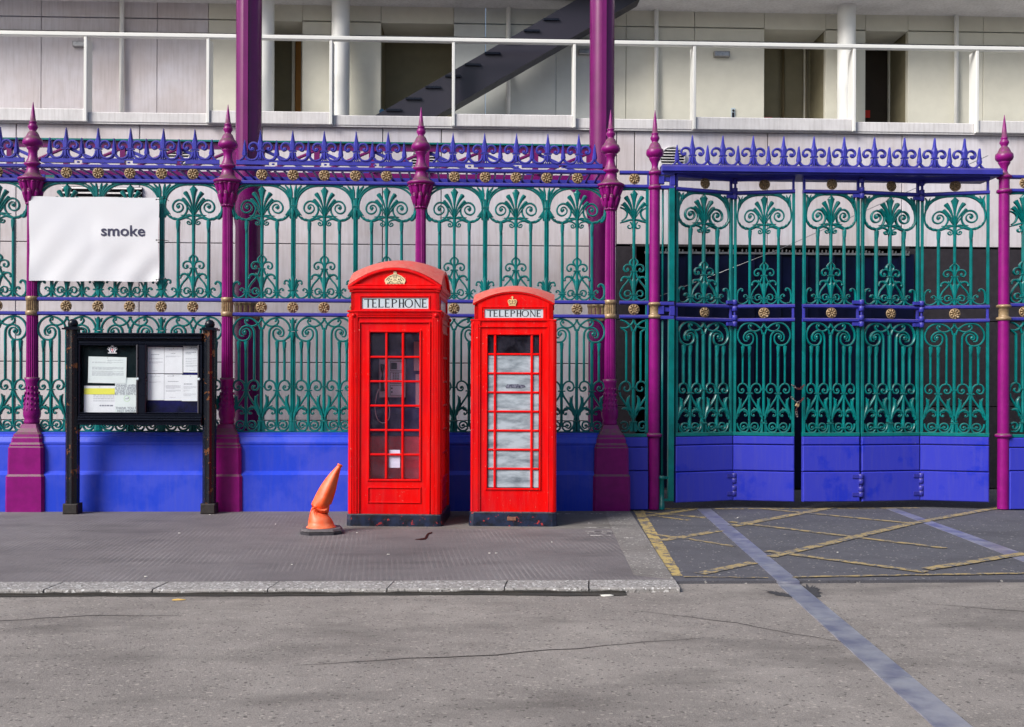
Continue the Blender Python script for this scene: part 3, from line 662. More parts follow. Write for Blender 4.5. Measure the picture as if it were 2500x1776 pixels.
# ------------------------------------------------------------------ cast iron columns
def col_prof(pairs, uc=555.7, y=0): return [(r, z) for r, z in pairs]
K = 1 / 202.6
def zc(v): return PZ(v, 0)
def make_column(loc, label):
    t = thing('iron_column', label, 'column', loc, group='purple cast iron columns of the railing')
    q = lambda L_: [(r * .1848 * K * 1.0, zc(260 + y * .1848)) for r, y in L_][::-1]
    part('finial', MB().lathe(q([(3, 20), (22, 150), (37, 272), (50, 280), (44, 296), (40, 300), (58, 330), (62, 352), (42, 385), (40, 400), (62, 420), (84, 470), (88, 480), (112, 500), (128, 545), (124, 572), (92, 602), (72, 608), (78, 618), (74, 632), (58, 650), (54, 700), (62, 750), (82, 795), (86, 806)]), 32), PURP, t)
    b = MB().lathe(q([(86, 806), (100, 812), (112, 835), (96, 855), (72, 866), (78, 900), (92, 950), (120, 985), (160, 1003), (185, 1018), (186, 1040), (168, 1050)]), 32)
    part('capital_neck', b, PURP, t)
    c = MB().lathe(q([(165, 1050), (172, 1062), (150, 1080), (138, 1110), (120, 1170), (104, 1240), (90, 1310), (84, 1330), (90, 1338), (92, 1350), (80, 1362)]), 32, flute=1, fa=.06, smooth=False)
    kk = .1848 * K
    for i in range(8):
        for (lv, off) in (((1345, 76), (1270, 90), (1205, 108), (1170, 126), (1190, 134)), 0), (((1240, 92), (1150, 118), (1090, 142), (1062, 162), (1085, 170)), .5):
            a = (i + off) * PI / 4; kf = (1.0, 1.0)
            c.tube([(r_ * kk * math.cos(a), r_ * kk * math.sin(a), zc(260 + y_ * .1848)) for y_, r_ in lv], [14 * kk, 28 * kk, 30 * kk, 24 * kk, 12 * kk], 6)
    part('capital', c, PURP, t)
    r0 = 68 * .1848 * K
    part('shaft', MB().lathe([(r0 * 1.06, zc(733)), (r0, zc(511))], 40, flute=1, fa=.11, smooth=False), PURP, t)
    g = lambda L_: [(r * .1724 * K, zc(v)) for r, v in L_][::-1]
    part('gold_collar', MB().lathe(g([(82, 731), (92, 733), (94, 738), (84, 741), (78, 742)]), 24).lathe(g([(82, 742), (82, 765)]), 40, flute=1, fa=.16, smooth=False).lathe(g([(78, 765), (92, 767), (95, 772), (86, 776), (78, 777)]), 24), GOLD, t)
    part('shaft', MB().lathe([(r0 * 1.12, zc(930)), (r0 * 1.06, zc(776))], 40, flute=1, fa=.11, smooth=False), PURP, t)
    b = MB().lathe(g([(70, 925), (104, 926), (90, 934), (82, 945), (84, 965), (100, 985), (114, 1003), (118, 1012), (112, 1020), (96, 1026), (104, 1030), (104, 1034), (94, 1037)]), 32)
    for i in range(12):
        a = i * PI / 6 + PI / 12
        for k_ in range(5):
            rr = (88 + k_ * 6) * .1724 * K; b.ball((rr * math.cos(a), rr * math.sin(a), zc(950 + k_ * 13)), .011, 6, 4, (.8, .8, 1.8))
    part('bulb_base', b, PURP, t)
    # square flared foot and pedestal
    def sq(levels):
        m_ = MB(); n = 0
        for hw, v in levels:
            z = v if v < 5 else zc(v); h = hw * K
            ch = .12 * h
            m_.v += [(-h, -h + ch, z), (-h + ch, -h, z), (h - ch, -h, z), (h, -h + ch, z), (h, h, z), (-h, h, z)]
        L_ = len(levels)
        for j in range(L_ - 1):
            for i in range(6): m_.f.append((j * 6 + i, j * 6 + (i + 1) % 6, j * 6 + 6 + (i + 1) % 6, j * 6 + 6 + i)); m_.sm.append(False)
        m_.f += [tuple(range(6)), tuple(range((L_ - 1) * 6, L_ * 6))]; m_.sm += [False, False]
        return m_
    part('flared_foot', sq([(18, 1037), (21, 1046), (27, 1056), (32, 1061)]), PURP, t)
    part('pedestal', sq([(32, 1061), (33, 1067), (35, 1070), (36, 1080), (39, 1085), (39, 1089), (41, 1092), (42, 1155), (45, 1160), (45.5, 0.0)]), PURP, t)
    return t
make_column((XC[1], 0, 0), 'purple cast iron column farthest left, behind the left part of the banner')
make_column((XC[2], 0, 0), 'purple cast iron column just right of the black notice board')
make_column((XC[3], 0, 0), 'purple cast iron column rising behind the taller phone box')
make_column((XC[4], 0, 0), 'purple cast iron column with wide pedestal right of the smaller phone box')
def make_post(loc, label):
    t = thing('round_post', label, 'post', loc, group='plain round purple gate posts')
    q = lambda L_: [(r * .1848 * K, zc(256 + y * .1848)) for r, y in L_][::-1]
    part('finial', MB().lathe(q([(3, 40), (22, 180), (38, 345), (50, 352), (44, 366), (40, 372), (58, 400), (62, 425), (42, 456), (40, 470), (62, 490), (84, 540), (88, 550), (112, 570), (118, 612), (112, 642), (88, 668), (74, 676), (80, 686), (74, 700), (50, 740), (40, 790), (50, 830), (86, 862), (92, 868)]), 32), PURP, t)
    r = 69 * .1848 * K; ring = lambda v, w=98: [(r, zc(v + 6)), (w * .1848 * K, zc(v + 3)), (w * .1848 * K, zc(v - 3)), (r, zc(v - 6))]
    part('ring', MB().lathe([(r, zc(424)), (98 * .1848 * K, zc(421)), (98 * .1848 * K, zc(416)), (r * .9, zc(411))], 24), PURP, t)
    part('shaft', MB().lathe([(r * 1.04, zc(738)), (r, zc(424))], 28), PURP, t)
    part('ring', MB().lathe(ring(454), 24), PURP, t)
    part('gold_collar', MB().lathe([(r, zc(776)), (96 * .1848 * K, zc(774)), (98 * .1848 * K, zc(769)), (r * .98, zc(766)), (r * .94, zc(764)), (r * .94, zc(746)), (r, zc(745)), (98 * .1848 * K, zc(742)), (96 * .1848 * K, zc(738)), (r, zc(736))], 28), GOLD, t)
    part('shaft', MB().lathe([(r * 1.1, 0), (r * 1.06, zc(776))], 28), PURP, t)
    part('ring', MB().lathe(ring(1062, 108), 24), PURP, t)
    return t
make_post((XP, 0, 0), 'plain round purple post with gold collar left of the folding gates')
XQ = 6.56
make_post((XQ, 0, 0), 'plain round purple post at the far right end of the folding gates')

# tall columns behind
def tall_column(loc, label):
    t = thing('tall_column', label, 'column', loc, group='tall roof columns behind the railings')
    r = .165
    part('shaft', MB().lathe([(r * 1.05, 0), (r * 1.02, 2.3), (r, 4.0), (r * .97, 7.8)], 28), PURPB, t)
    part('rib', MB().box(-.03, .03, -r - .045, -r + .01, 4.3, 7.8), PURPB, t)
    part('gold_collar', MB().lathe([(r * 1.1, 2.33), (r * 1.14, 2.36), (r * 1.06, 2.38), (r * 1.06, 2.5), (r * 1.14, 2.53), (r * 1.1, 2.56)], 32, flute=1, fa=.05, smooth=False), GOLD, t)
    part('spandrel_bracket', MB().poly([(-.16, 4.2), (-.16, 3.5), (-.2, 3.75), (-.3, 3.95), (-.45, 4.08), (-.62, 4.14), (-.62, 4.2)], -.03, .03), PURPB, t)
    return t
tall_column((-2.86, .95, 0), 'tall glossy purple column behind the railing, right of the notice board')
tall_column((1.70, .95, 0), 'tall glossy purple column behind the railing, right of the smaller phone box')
# lattice girder between and left of the tall columns
def girder(x0, x1, label):
    t = thing('lattice_girder', label, 'girder', (x0, .95, 0), group='lattice girders behind the spiked cresting')
    W = x1 - x0; zt, zb = PZ(353, .95), PZ(441, .95)
    part('flange', MB().box(0, W, -.06, .06, zt - .018, zt + .004), TEAL, t)
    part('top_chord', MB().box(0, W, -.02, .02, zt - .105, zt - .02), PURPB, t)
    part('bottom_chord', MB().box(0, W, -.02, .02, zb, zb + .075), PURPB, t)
    part('flange', MB().box(0, W, -.06, .06, zb - .022, zb - .002), TEAL, t)
    n = max(2, round(W / .74)); st = W / n
    for i in range(n):
        a = MB(); xa, xb = i * st + .03, (i + 1) * st - .03; za, zb_ = zb + .07, zt - .11
        part('diagonal', MB().ribbon([(xa, za), (xb, zb_)], [.04, .04], .005, -.012, -.018), PURPB, t)
        part('diagonal', MB().ribbon([(xb, za), (xa, zb_)], [.04, .04], .022, .007, .006), BLUE, t)
    for i in range(n + 1):
        x = i * st
        part('upright', MB().box(x - .035, x + .03, -.025, .0, zb + .075, zt - .105).box(x + .03, x + .042, -.06, .0, zb + .075, zt - .105), PURPB, t)
    return t
girder(-7.3, -3.03, 'purple lattice girder behind the cresting above the banner')
girder(-2.69, 1.53, 'purple lattice girder behind the cresting above both phone boxes')

# ------------------------------------------------------------------ ground
def flat(pts, z, zb=None):
    b = MB(); n = len(pts)
    if zb is None:
        b.v = [(x, y, z) for x, y in pts]; b.f.append(tuple(range(n))); b.sm.append(False)
    else:
        b.v = [(x, y, z) for x, y in pts] + [(x, y, zb) for x, y in pts]
        b.f.append(tuple(range(n))); b.sm.append(False)
        for i in range(n):
            j = (i + 1) % n; b.f.append((i, j, n + j, n + i)); b.sm.append(False)
    return b
struct('ground', flat([(-250, -250), (250, -250), (250, 250), (-250, 250)], -.25), DRIVE)
struct('road', flat([(-60, -40), (60, -40), (60, -.5), (-60, -.5)], -.035), ROAD)
mo0, mo1 = G(1539.4, 1249.4), G(1646, 1414.5)          # outer edge of the pale margin
sl_ = (mo1[0] - mo0[0]) / (mo1[1] - mo0[1])
edge = lambda Y, p=mo0: p[0] + (Y - p[1]) * sl_
pv = struct('pavement', flat([(-40, -4.64), (edge(-4.64), -4.64), (edge(2.6), 2.6), (-40, 2.6)], 0, -.2), PAVE)
dv = struct('driveway', flat([(edge(-4.6) + .002, -4.62), (40, -4.50), (40, 8), (edge(8) + .002, 8)], -.012, -.2), DRIVE)
a0, a1, a2 = G(1474.7, 1247.8), G(1491, 1286.6), G(1548, 1404)
part('concrete_margin', flat([a2, (edge(-4.62) - .004, -4.62), (edge(-.2) - .004, -.2), (a0[0], -.2), a1], .003, -.01), CONC, pv)
b0, b1 = G(838, 1287), G(1491, 1288.5)
PAVES = ground_mat('smooth concrete slab', (.13, .12, .115), (.17, .16, .15), 1.5, bump=.3, stain=.7)
jx = [b0[0], -.45, .55, a1[0] - .012]
for i in range(3):
    part('slab', flat([(jx[i] + .004, -1.72), (jx[i + 1] - .004, -1.72), (jx[i + 1] - .004 + (.12 if i == 2 else 0), -.2), (jx[i] + .004, -.2)], .0025, -.01), PAVES, pv)
kb = struct('kerb', MB().box(-40, -6, -4.96, -4.64, -.2, .004), GRANITE)
joints = [G(u, 1430)[0] for u in (-340, -120, 130, 388, 662, 948, 1230, 1434)] 
joints = [-6.0] + [j for j in joints if j > -5.8]
for i, x in enumerate(joints):
    x1 = joints[i + 1] if i + 1 < len(joints) else None
    b = MB(); g_ = .005
    nx = 10; xe = (x1 - g_) if x1 else None
    top = []; fr = []
    for j in range(nx + 1):
        t_ = j / nx
        xf = x + g_ + ((xe if xe else edge(-4.96)) - x - g_) * t_; xb = x + g_ + .035 + (((xe + .035) if xe else edge(-4.645)) - x - g_ - .035) * t_
        yf = -4.955 + random.uniform(-.008, .008)
        top.append((xb, -4.645)); fr.append((xf, yf))
    n = len(b.v)
    zt = .004 + random.uniform(-.002, .002)
    for j in range(nx + 1): b.v += [(top[j][0], top[j][1], zt), (fr[j][0], fr[j][1] + .012, zt), (fr[j][0], fr[j][1], zt - .012), (fr[j][0], fr[j][1], -.12)]
    for j in range(nx):
        for q in range(3): b.f.append((4 * j + q, 4 * j + q + 1, 4 * j + 5 + q, 4 * j + 4 + q)); b.sm.append(False)
    b.f += [(0, 1, 2, 3), (4 * nx + 3, 4 * nx + 2, 4 * nx + 1, 4 * nx)]; b.sm += [False, False]
    part('kerb_stone', b, GRANITE, kb)
# ragged black gap strip along the kerb face and foot
pts = []; xs_ = [-7 + i * .12 for i in range(int((G(1600, 1440)[0] + 7) / .12))]
lo = [(x, -5.005 - .025 * abs(math.sin(x * 1.1)) - random.uniform(0, .018) - (.05 * math.exp(-((x - .75) / .55) ** 2))) for x in xs_]
gp = [(x, -.012 - random.uniform(0, .012)) for x in xs_]
part('kerb_gap_face', MB().poly([(xs_[0], -.036)] + gp + [(xs_[-1], -.036)], -4.978, -4.95), GAPM, kb)
part('kerb_gap_strip', flat([(xs_[0], -4.94)] + lo + [(xs_[-1], -4.94)], -.030), GAPM, kb)
# yellow lines
rd = [0]
def yline(p0, p1, wd, mtl=YELLOW, wob=.007):
    a = Vector(G(*p0, -.012)); c = Vector(G(*p1, -.012)); d = (c - a); L_ = d.length; d.normalize(); nrm = Vector((-d.y, d.x))
    k_ = max(2, int(L_ / .07)); l, r_ = [], []
    for i in range(k_ + 1):
        q = a + d * L_ * i / k_
        l.append(tuple(q + nrm * (wd / 2 + random.uniform(-wob, wob)))); r_.append(tuple(q - nrm * (wd / 2 + random.uniform(-wob, wob))))
    rd[0] += 1
    o = part('yellow_line', flat(l + r_[::-1], -.0105 + rd[0] * .0004), mtl, dv)
    return o
c7 = lambda x, y: (1500 + .3237 * x, 1230 + .3237 * y)
yline(c7(180, 50), c7(460, 545), .12, YELLOWB)
yline(c7(170, 42), c7(640, 38), .12, YELLOWB); yline(c7(760, 40), c7(2300, 34), .09)
yline(c7(230, 98), c7(600, 42), .12, YELLOWB); yline(c7(210, 62), c7(690, 108), .10, YELLOWB); yline(c7(330, 98), c7(560, 128), .06, YELLOWB)
yline(c7(300, 288), c7(800, 205), .11); yline(c7(290, 236), c7(540, 265), .10); yline(c7(540, 265), c7(900, 325), .06)
yline(c7(640, 532), c7(1045, 448), .11); yline(c7(890, 172), c7(1650, 30), .12); yline(c7(1130, 42), c7(2230, 150), .09)
yline(c7(870, 140), c7(2500, 340), .09); yline(c7(1180, 405), c7(2260, 150), .11); yline(c7(2260, 150), c7(3100, -5), .11); yline(c7(1150, 362), c7(2350, 522), .10)
yline(c7(520, 556), c7(1160, 566), .03, YELLOW, .012); yline(c7(1340, 560), c7(3100, 530), .05, YELLOW, .014)
yline(c7(2350, 500), c7(3100, 380), .11)
# steel channels
def channel(pa, pb, pc, pd_, label, y_end, n):
    """pa-pb left edge far/near, pc-pd right edge far/near"""
    A, B, Cc, D_ = [Vector(G(*q, -.012)) for q in (pa, pb, pc, pd_)]
    t = thing('drain_channel', label, 'drain channel', (0, 0, 0), group='steel strips set in the driveway')
    def at(Aq, Bq, Y): f = (Y - Aq.y) / (Bq.y - Aq.y); return Aq.x + (Bq.x - Aq.x) * f
    Y0 = .1; ys = [Y0, -1.25, -2.6, -3.9, -4.68] + ([-5.9, -7.3, -9.0] if y_end < -5 else [])
    for i in range(len(ys) - 1):
        ya, yb = ys[i] - .004, ys[i + 1] + .004; z = -.008 if ys[i] > -4.6 else -.027
        part('plate', flat([(at(A, B, ya), ya), (at(Cc, D_, ya), ya), (at(Cc, D_, yb), yb), (at(A, B, yb), yb)], z, z - .02), CHANNEL, t)
channel(c7(610, 30), c7(1500, 830), c7(700, 20), c7(1690, 830), 'wide steel strip running from under the gates to the road', -9, 6)
channel(c7(2000, 20), c7(2400, 175), c7(2060, 16), c7(2480, 165), 'narrow steel strip crossing the driveway at the far right', -4.7, 3)
def blob(cx, cy, rx, ry, n=26, j=.25, rot=0):
    o = []
    for i in range(n):
        a = 2 * PI * i / n; r = 1 + random.uniform(-j, j); x, y = rx * r * math.cos(a), ry * r * math.sin(a)
        o.append((cx + x * math.cos(rot) - y * math.sin(rot), cy + x * math.sin(rot) + y * math.cos(rot)))
    return o
g1 = G(*c7(1490, 640)); g2 = G(*c7(1255, 655))
rdo = bpy.data.objects['road']
part('tarmac_patch', flat(blob(g1[0] - .02, g1[1] + .02, .085, .27, 60, .3, -.32), -.031), TARP, rdo)
part('tarmac_patch', flat(blob(g2[0] + .01, g2[1] + .02, .05, .15, 60, .35, .5), -.0315), TARP, rdo)
# cracks and an old trench patch in the road
CRK = mat('crack shadow grit', (.03, .028, .027), .9, .1)
for (x, y, dx, dy, n) in ((-1.15, -7.0, .16, .03, 16), (1.0, -5.5, .11, -.09, 14), (-3.6, -5.9, .14, .015, 12), (3.1, -5.3, .12, -.05, 14)):
    up, dn = [], []
    for i in range(n):
        x += dx + random.uniform(-.03, .03); y += dy + random.uniform(-.045, .045); w2 = .004 * math.sin(PI * (i + .5) / n) + .0015
        up.append((x, y + w2)); dn.append((x, y - w2))
    part('crack', flat(up + dn[::-1], -.0318), CRK, rdo)
# worn white paint, stain and litter on the pavement
cw = lambda x, y: G(960 + .3237 * x, 1230 + .3237 * y)
for k_, (x0, x1, y) in enumerate(((1440, 1660, 183), (1450, 1650, 212), (1460, 1660, 226), (1465, 1640, 245), (1230, 1370, 80), (1400, 1460, 80), (1490, 1580, 78), (1470, 1600, 150), (1740, 1810, 262))):
    p0, p1 = cw(x0, y), cw(x1, y); n = 14; u_ = []; l_ = []
    for i in range(n + 1):
        x = p0[0] + (p1[0] - p0[0]) * i / n; u_.append((x, p0[1] + random.uniform(.003, .028))); l_.append((x, p0[1] - random.uniform(.003, .02)))
    part('white_paint_mark', flat(u_ + l_[::-1], .0045), WHITEP, pv)
st = [cw(165, 273), cw(200, 268), cw(238, 262), cw(248, 240), cw(262, 225), cw(292, 218), cw(296, 224), cw(268, 234), cw(258, 256), cw(245, 272), cw(210, 276)]
o = part('dry_leaf_strip', flat(st, .006, .002), SOIL, None); tag(o, 'thin crooked dark brown scrap on the pavement before the phone boxes', 'litter')
lit = [('orange paper scrap', (435, 1454)), ('small white paper scrap', (1479, 1444)), ('tiny white crumb', (437, 1303)), ('tiny white crumb', (673, 1231 + 50)), ('tiny white crumb', (1195, 1352)), ('tiny white crumb', (1212, 1352)), ('tiny white crumb', (872, 1302)), ('tiny white crumb', (948, 1355)), ('tiny white crumb', (2045, 1350)), ('tiny white crumb', (1801, 1265)), ('tiny white crumb', (512, 1258)), ('tiny white crumb', (356, 1409)), ('tiny white crumb', (713, 1380)), ('tiny white crumb', (1347, 1325))]
CR = ['tiny white crumb on the paving below the notice board', 'tiny white crumb on the paving just left of the cone tip', 'tiny white crumb on the paving below the smaller phone box, left of two', 'tiny white crumb on the paving below the smaller phone box, right of two', 'tiny white crumb just right of the cone base', 'tiny white crumb below the taller phone box, mid paving', 'tiny white crumb on the driveway at the far right', 'tiny white crumb on the driveway near the gates, by the steel strip', 'tiny white crumb beside the notice board post foot', 'tiny white crumb near the kerb at the far left', 'tiny white crumb near the kerb below the cone', 'tiny white crumb below and right of the smaller phone box']
YSC = mat('yellow litter', (.7, .45, .12), .7, .3)
for i, (nm, p_) in enumerate(lit):
    x, y = G(*p_); r = .028 if i < 2 else random.uniform(.004, .008)
    zf = -.033 if y < -4.96 else .003
    o = part('litter_scrap', flat(blob(x, y, r * 1.6, r, 7, .35), zf + .004, zf), YSC if i == 0 else SCRAP, None)
    if i == 0: tag(o, 'small orange yellow scrap lying at the kerb foot, left of centre', 'litter')
    elif i == 1: tag(o, 'small white paper scrap lying on the road just below the kerb', 'litter')
    else: tag(o, CR[i - 2], 'litter', 'tiny white crumbs scattered on the ground')

# ------------------------------------------------------------------ market building behind
bl = thing('market_building', 'pale clad market hall wall with upper gallery behind the railings', 'building', (0, 2.5, 0))
YW = 0.0
def panel(x0, x1, z0, z1, m_=WALLP, y=0, g_=.006, nm='wall_panel'):
    return part(nm, MB().bbox(x0 + g_, x1 - g_, y - .0, y + .05, z0 + g_, z1 - g_, .005), m_, bl)
part('backing_wall', MB().box(-12, 2.1, .06, .3, 0, 5.18).box(6.39, 14, .06, .3, 0, 5.18).box(2.1, 6.39, .06, .3, 3.54, 5.18), DARK, bl)
cols = [-12, -10.2, -8.4, -6.45, -4.72, -2.99, -1.27, -.43, 2.11]
rows = [0, .98, 1.81, 3.51, 5.19]
for a, b_ in zip(cols, cols[1:]):
    for c_, d_ in zip(rows, rows[1:]): panel(a, b_, c_, d_)
panel(2.11, 2.37, 3.54, 5.19)
for a, b_ in zip([2.37, 4.32, 6.31, 8.2, 10.2, 12], [4.32, 6.31, 8.2, 10.2, 12, 14]): panel(a, b_, 3.54, 5.19)
for a, b_ in zip([2.11], [2.41]):
    for c_, d_ in ((0, 1.2), (1.2, 2.45), (2.45, 3.52)): panel(a, b_, c_, d_, CHECK, nm='chequer_plate')
for a, b_ in ((6.37, 8.2), (8.2, 10.2), (10.2, 12)):
    for c_, d_ in ((0, 1.2), (1.2, 2.45), (2.45, 3.52)): panel(a, b_, c_, d_, CHECK, nm='chequer_plate')
part('doorway_lining', MB().box(2.3, 6.5, 1.4, 1.5, -.01, 3.7).box(2.3, 2.36, .3, 1.4, -.01, 3.7).box(6.44, 6.5, .3, 1.4, -.01, 3.7).box(2.3, 6.5, .3, 1.4, 3.6, 3.7), DARK, bl)
# coping beams of the gallery parapet, stepping at the small posts
px = [PX(u, 2.4, 290) for u in (-90, 209, 508, 808, 1107, 1402, 1695, 2085, 2385, 2690)]
for i in range(len(px) - 1):
    zt = 5.385 - (.035 if i % 2 else 0)
    part('parapet_beam', MB().bbox(px[i] + .02, px[i + 1] - .02, -.09 + (.03 if i % 2 else 0), .12, 5.20, zt, .012), COPE, bl)
part('parapet_ledge', MB().box(-12, 14, -.05, .2, 5.185, 5.20), COPE, bl)
for x in px:
    part('parapet_post', MB().bbox(x - .022, x + .022, -.12, .1, 5.2, 6.4, .006), WHITEC, bl)
part('handrail', MB().bbox(px[0], px[-1], -.13, -.05, 6.4, 6.46, .01), WHITEC, bl)
part('gallery_floor', MB().box(-12, 14, .12, 3.2, 5.1, 5.22), COPE, bl)
gx = lambda u: PX(u, 3.4, 275)
segs = [(-400, -120, WALLP), (-120, 100, WALLP), (100, 383, WALLP), (383, 508, WALLP), (508, 642, CREAM), (737, 808, CREAM), (808, 930, CREAM), (1107, 1185, PGREY), (1185, 1357, PGREY), (1357, 1450, PGREY), (1450, 1528, CREAM), (1528, 1695, CREAM), (1695, 1866, CREAM), (2015, 2113, CREAM), (2216, 2400, CREAM), (2400, 2600, CREAM), (2600, 2800, CREAM)]
for a, b_, m_ in segs:
    part('gallery_panel', MB().bbox(gx(a) + .004, gx(b_) - .004, .9, 1.0, 5.22, 7.0, .004), m_, bl)
    part('upper_panel_board', MB().bbox(gx(a) + .004, gx(b_) - .004, .9, 1.0, 7.02, 9.5, .004), m_, bl)
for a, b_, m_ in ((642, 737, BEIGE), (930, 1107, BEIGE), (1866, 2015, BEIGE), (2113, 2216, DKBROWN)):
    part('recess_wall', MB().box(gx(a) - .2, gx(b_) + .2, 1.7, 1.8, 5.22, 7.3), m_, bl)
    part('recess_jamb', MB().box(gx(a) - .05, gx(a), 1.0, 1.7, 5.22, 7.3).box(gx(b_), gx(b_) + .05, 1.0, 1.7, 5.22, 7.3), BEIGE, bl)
    part('recess_lintel', MB().box(gx(a) + .002, gx(b_) - .002, .9, 1.75, 7.0, 9.5), CREAM, bl)
g2 = lambda u, Y=4.2: PX(u, Y, 275)
part('gallery_door', MB().bbox(g2(722), g2(737), 1.64, 1.69, 5.22, 7.1), ORANGE_D, bl)
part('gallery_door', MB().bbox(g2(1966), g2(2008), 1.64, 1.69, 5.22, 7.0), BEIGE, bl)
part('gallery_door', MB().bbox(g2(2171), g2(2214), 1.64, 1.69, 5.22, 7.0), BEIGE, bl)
for u in (885, 1908, 1963): part('service_pipe', MB().tube([(g2(u), 1.62, 5.22), (g2(u), 1.62, 7.0)], .025), mat('brown pipe', (.12, .09, .04), .5) if u == 885 else bpy.data.materials['brown pipe'], bl)
for u in (650, 833, 2060):
    part('round_column', MB().lathe([(.135, 5.22), (.135, 9.4)], 28, cx=gx(u) * .985, cy=.55), WHITEC, bl)
for u in (300, 590, 1240, 1600, 2330): part('downpipe', MB().tube([(gx(u), .84, 5.22), (gx(u), .84, 9.4)], .035, 10), WHITEC, bl)
for u in (200, 1430, 1760): part('wall_lamp', MB().bbox(gx(u) - .12, gx(u) + .12, .82, .9, 6.55, 6.63, .01), STEEL, bl)
part('conduit', MB().tube([(-11, .87, 6.78), (13, .87, 6.78)], .018, 8), STEEL, bl)
for (u0_, u1_, yy_) in ((722, 737, 1.62), (1966, 2008, 1.62), (2171, 2214, 1.62)):
    b = MB(); frame(b, g2(u0_) - .05, g2(u1_) + .05, 5.2, 7.12, .05, yy_ - .02, yy_ + .04, .006); part('door_frame', b, CREAM, bl)
part('upper_beam', MB().bbox(-12, 14, -.05, .9, 7.25, 7.7, .02), COPE, bl)
part('upper_storey', MB().box(-12, 14, .2, .9, 7.7, 10.5), WALLP, bl)
for (u, v, m_, w_, h_, rnd) in ((1875, 291, REDS, .07, .03, 0), (2118, 279, REDS, .04, .06, 0), (1917, 296, BLUEDOT, .04, .04, 1), (932, 273, BLUEDOT, .04, .04, 1)):
    Yq = 4.12 if u > 1800 else 3.37
    X_, Z_ = P(u, v, Yq)
    b = MB()
    if rnd: b.lathe([(w_ , -.006), (w_, .006)], 20); me = b.mesh('safety_sign', m_); me.transform(Matrix.Rotation(PI / 2, 4, 'X')); o = obj('safety_sign', me, None, (X_, Yq, Z_))
    else: o = part('safety_sign', MB().box(-w_, w_, -.006, .006, -h_, h_), m_, None, loc=(X_, Yq, Z_))
    tag(o, {1875: 'small red rectangular sign in the beige gallery recess', 2118: 'small red square sign beside the dark gallery doorway', 1917: 'round blue sign on the right gallery recess wall', 932: 'round blue sign left of the dark slanting stair'}[u], 'sign')
X_, Z_ = P(1793, 280, 3.3)
t = thing('lantern_figure', 'small black pictogram plate on the cream gallery panel', 'sign', (X_, 3.38, Z_))
part('plate', MB().box(-.03, .03, 0, .01, -.11, .12), SIGNW, t); part('symbol', MB().box(-.018, .018, -.006, 0, -.07, .05).ball((.003, -.002, .08), .02, 8, 6), INK, t)
# dark slanting stair soffit on the gallery
s0 = [P(u, v, 3.0) for u, v in ((932, 287), (1077, 287), (1105, 268), (965, 268))]
sx_ = (s0[3][0] - s0[0][0]) / (s0[3][1] - s0[0][1]); zt = 7.2
t = thing('staircase', 'dark slanting stair flight on the gallery above the taller phone box', 'staircase', (0, 2.72, 0))
xb0, xb1, zb = s0[0][0], s0[1][0], s0[0][1] - .1
part('soffit', MB().poly([(xb0 - .1 * sx_, zb), (xb1 - .1 * sx_, zb), (xb1 + (zt - zb - .1) * sx_, zt), (xb0 + (zt - zb - .1) * sx_, zt)], 0, .35), mat('dark stair steel', (.02, .018, .03), .4), t)
for i in range(9):
    zz = zb + .12 + i * .17; xx = xb0 + (zz - zb - .1) * sx_
    part('tread', MB().box(xx + .05, xx + .28, -.03, -.004, zz, zz + .03), BLACK, t)
# round louvres and rectangular louvre
def louvre(X, Z, r, label):
    t = thing('louvre_vent', label, 'vent', (X, 2.46, Z), group='round louvred vents in the cladding')
    me = MB().lathe([(r, 0), (r, .05), (r * .9, .05), (r * .88, .01)], 32).mesh('vent_ring', COPE); me.transform(Matrix.Rotation(PI / 2, 4, 'X')); obj('vent_ring', me, t, (0, .04, 0))
    me = MB().lathe([(r * .9, 0), (r * .9, .004)], 24).mesh('vent_back', DARK); me.transform(Matrix.Rotation(PI / 2, 4, 'X')); obj('vent_back', me, t, (0, .03, 0))
    n = 8
    for i in range(n):
        z = -r * .85 + (i + .5) * r * 1.7 / n; hw = math.sqrt(max(0, (r * .88) ** 2 - z * z))
        part('slat', MB().ext([(-.02, z - .015), (-.02, z - .009), (.02, z + .012), (.02, z + .006)], -hw, hw), COPE, t)
for u, v, lb in ((1642, 389, 'round louvred vent behind the gate cresting, right of the plain post'), (1035, 392, 'round louvred vent behind the finial above the taller phone box'), (432, 374, 'round louvred vent behind the cresting above the banner')):
    X, Z = P(u, v, 2.46); louvre(X, Z, .19, lb)
x0, z0 = P(150, 560, 2.46); x1, z1 = P(346, 457, 2.46)
t = thing('louvre_grille', 'wide rectangular louvre grille behind the top of the banner', 'vent', (0, 2.46, 0))
part('grille_back', MB().box(x0, x1, .02, .038, z0, z1), DARK, t)
for i in range(9): part('slat', MB().ext([(-.02, z0 + .03 + i * (z1 - z0) / 9), (-.02, z0 + .038 + i * (z1 - z0) / 9), (.018, z0 + .06 + i * (z1 - z0) / 9), (.018, z0 + .052 + i * (z1 - z0) / 9)], x0, x1), COPE, t)
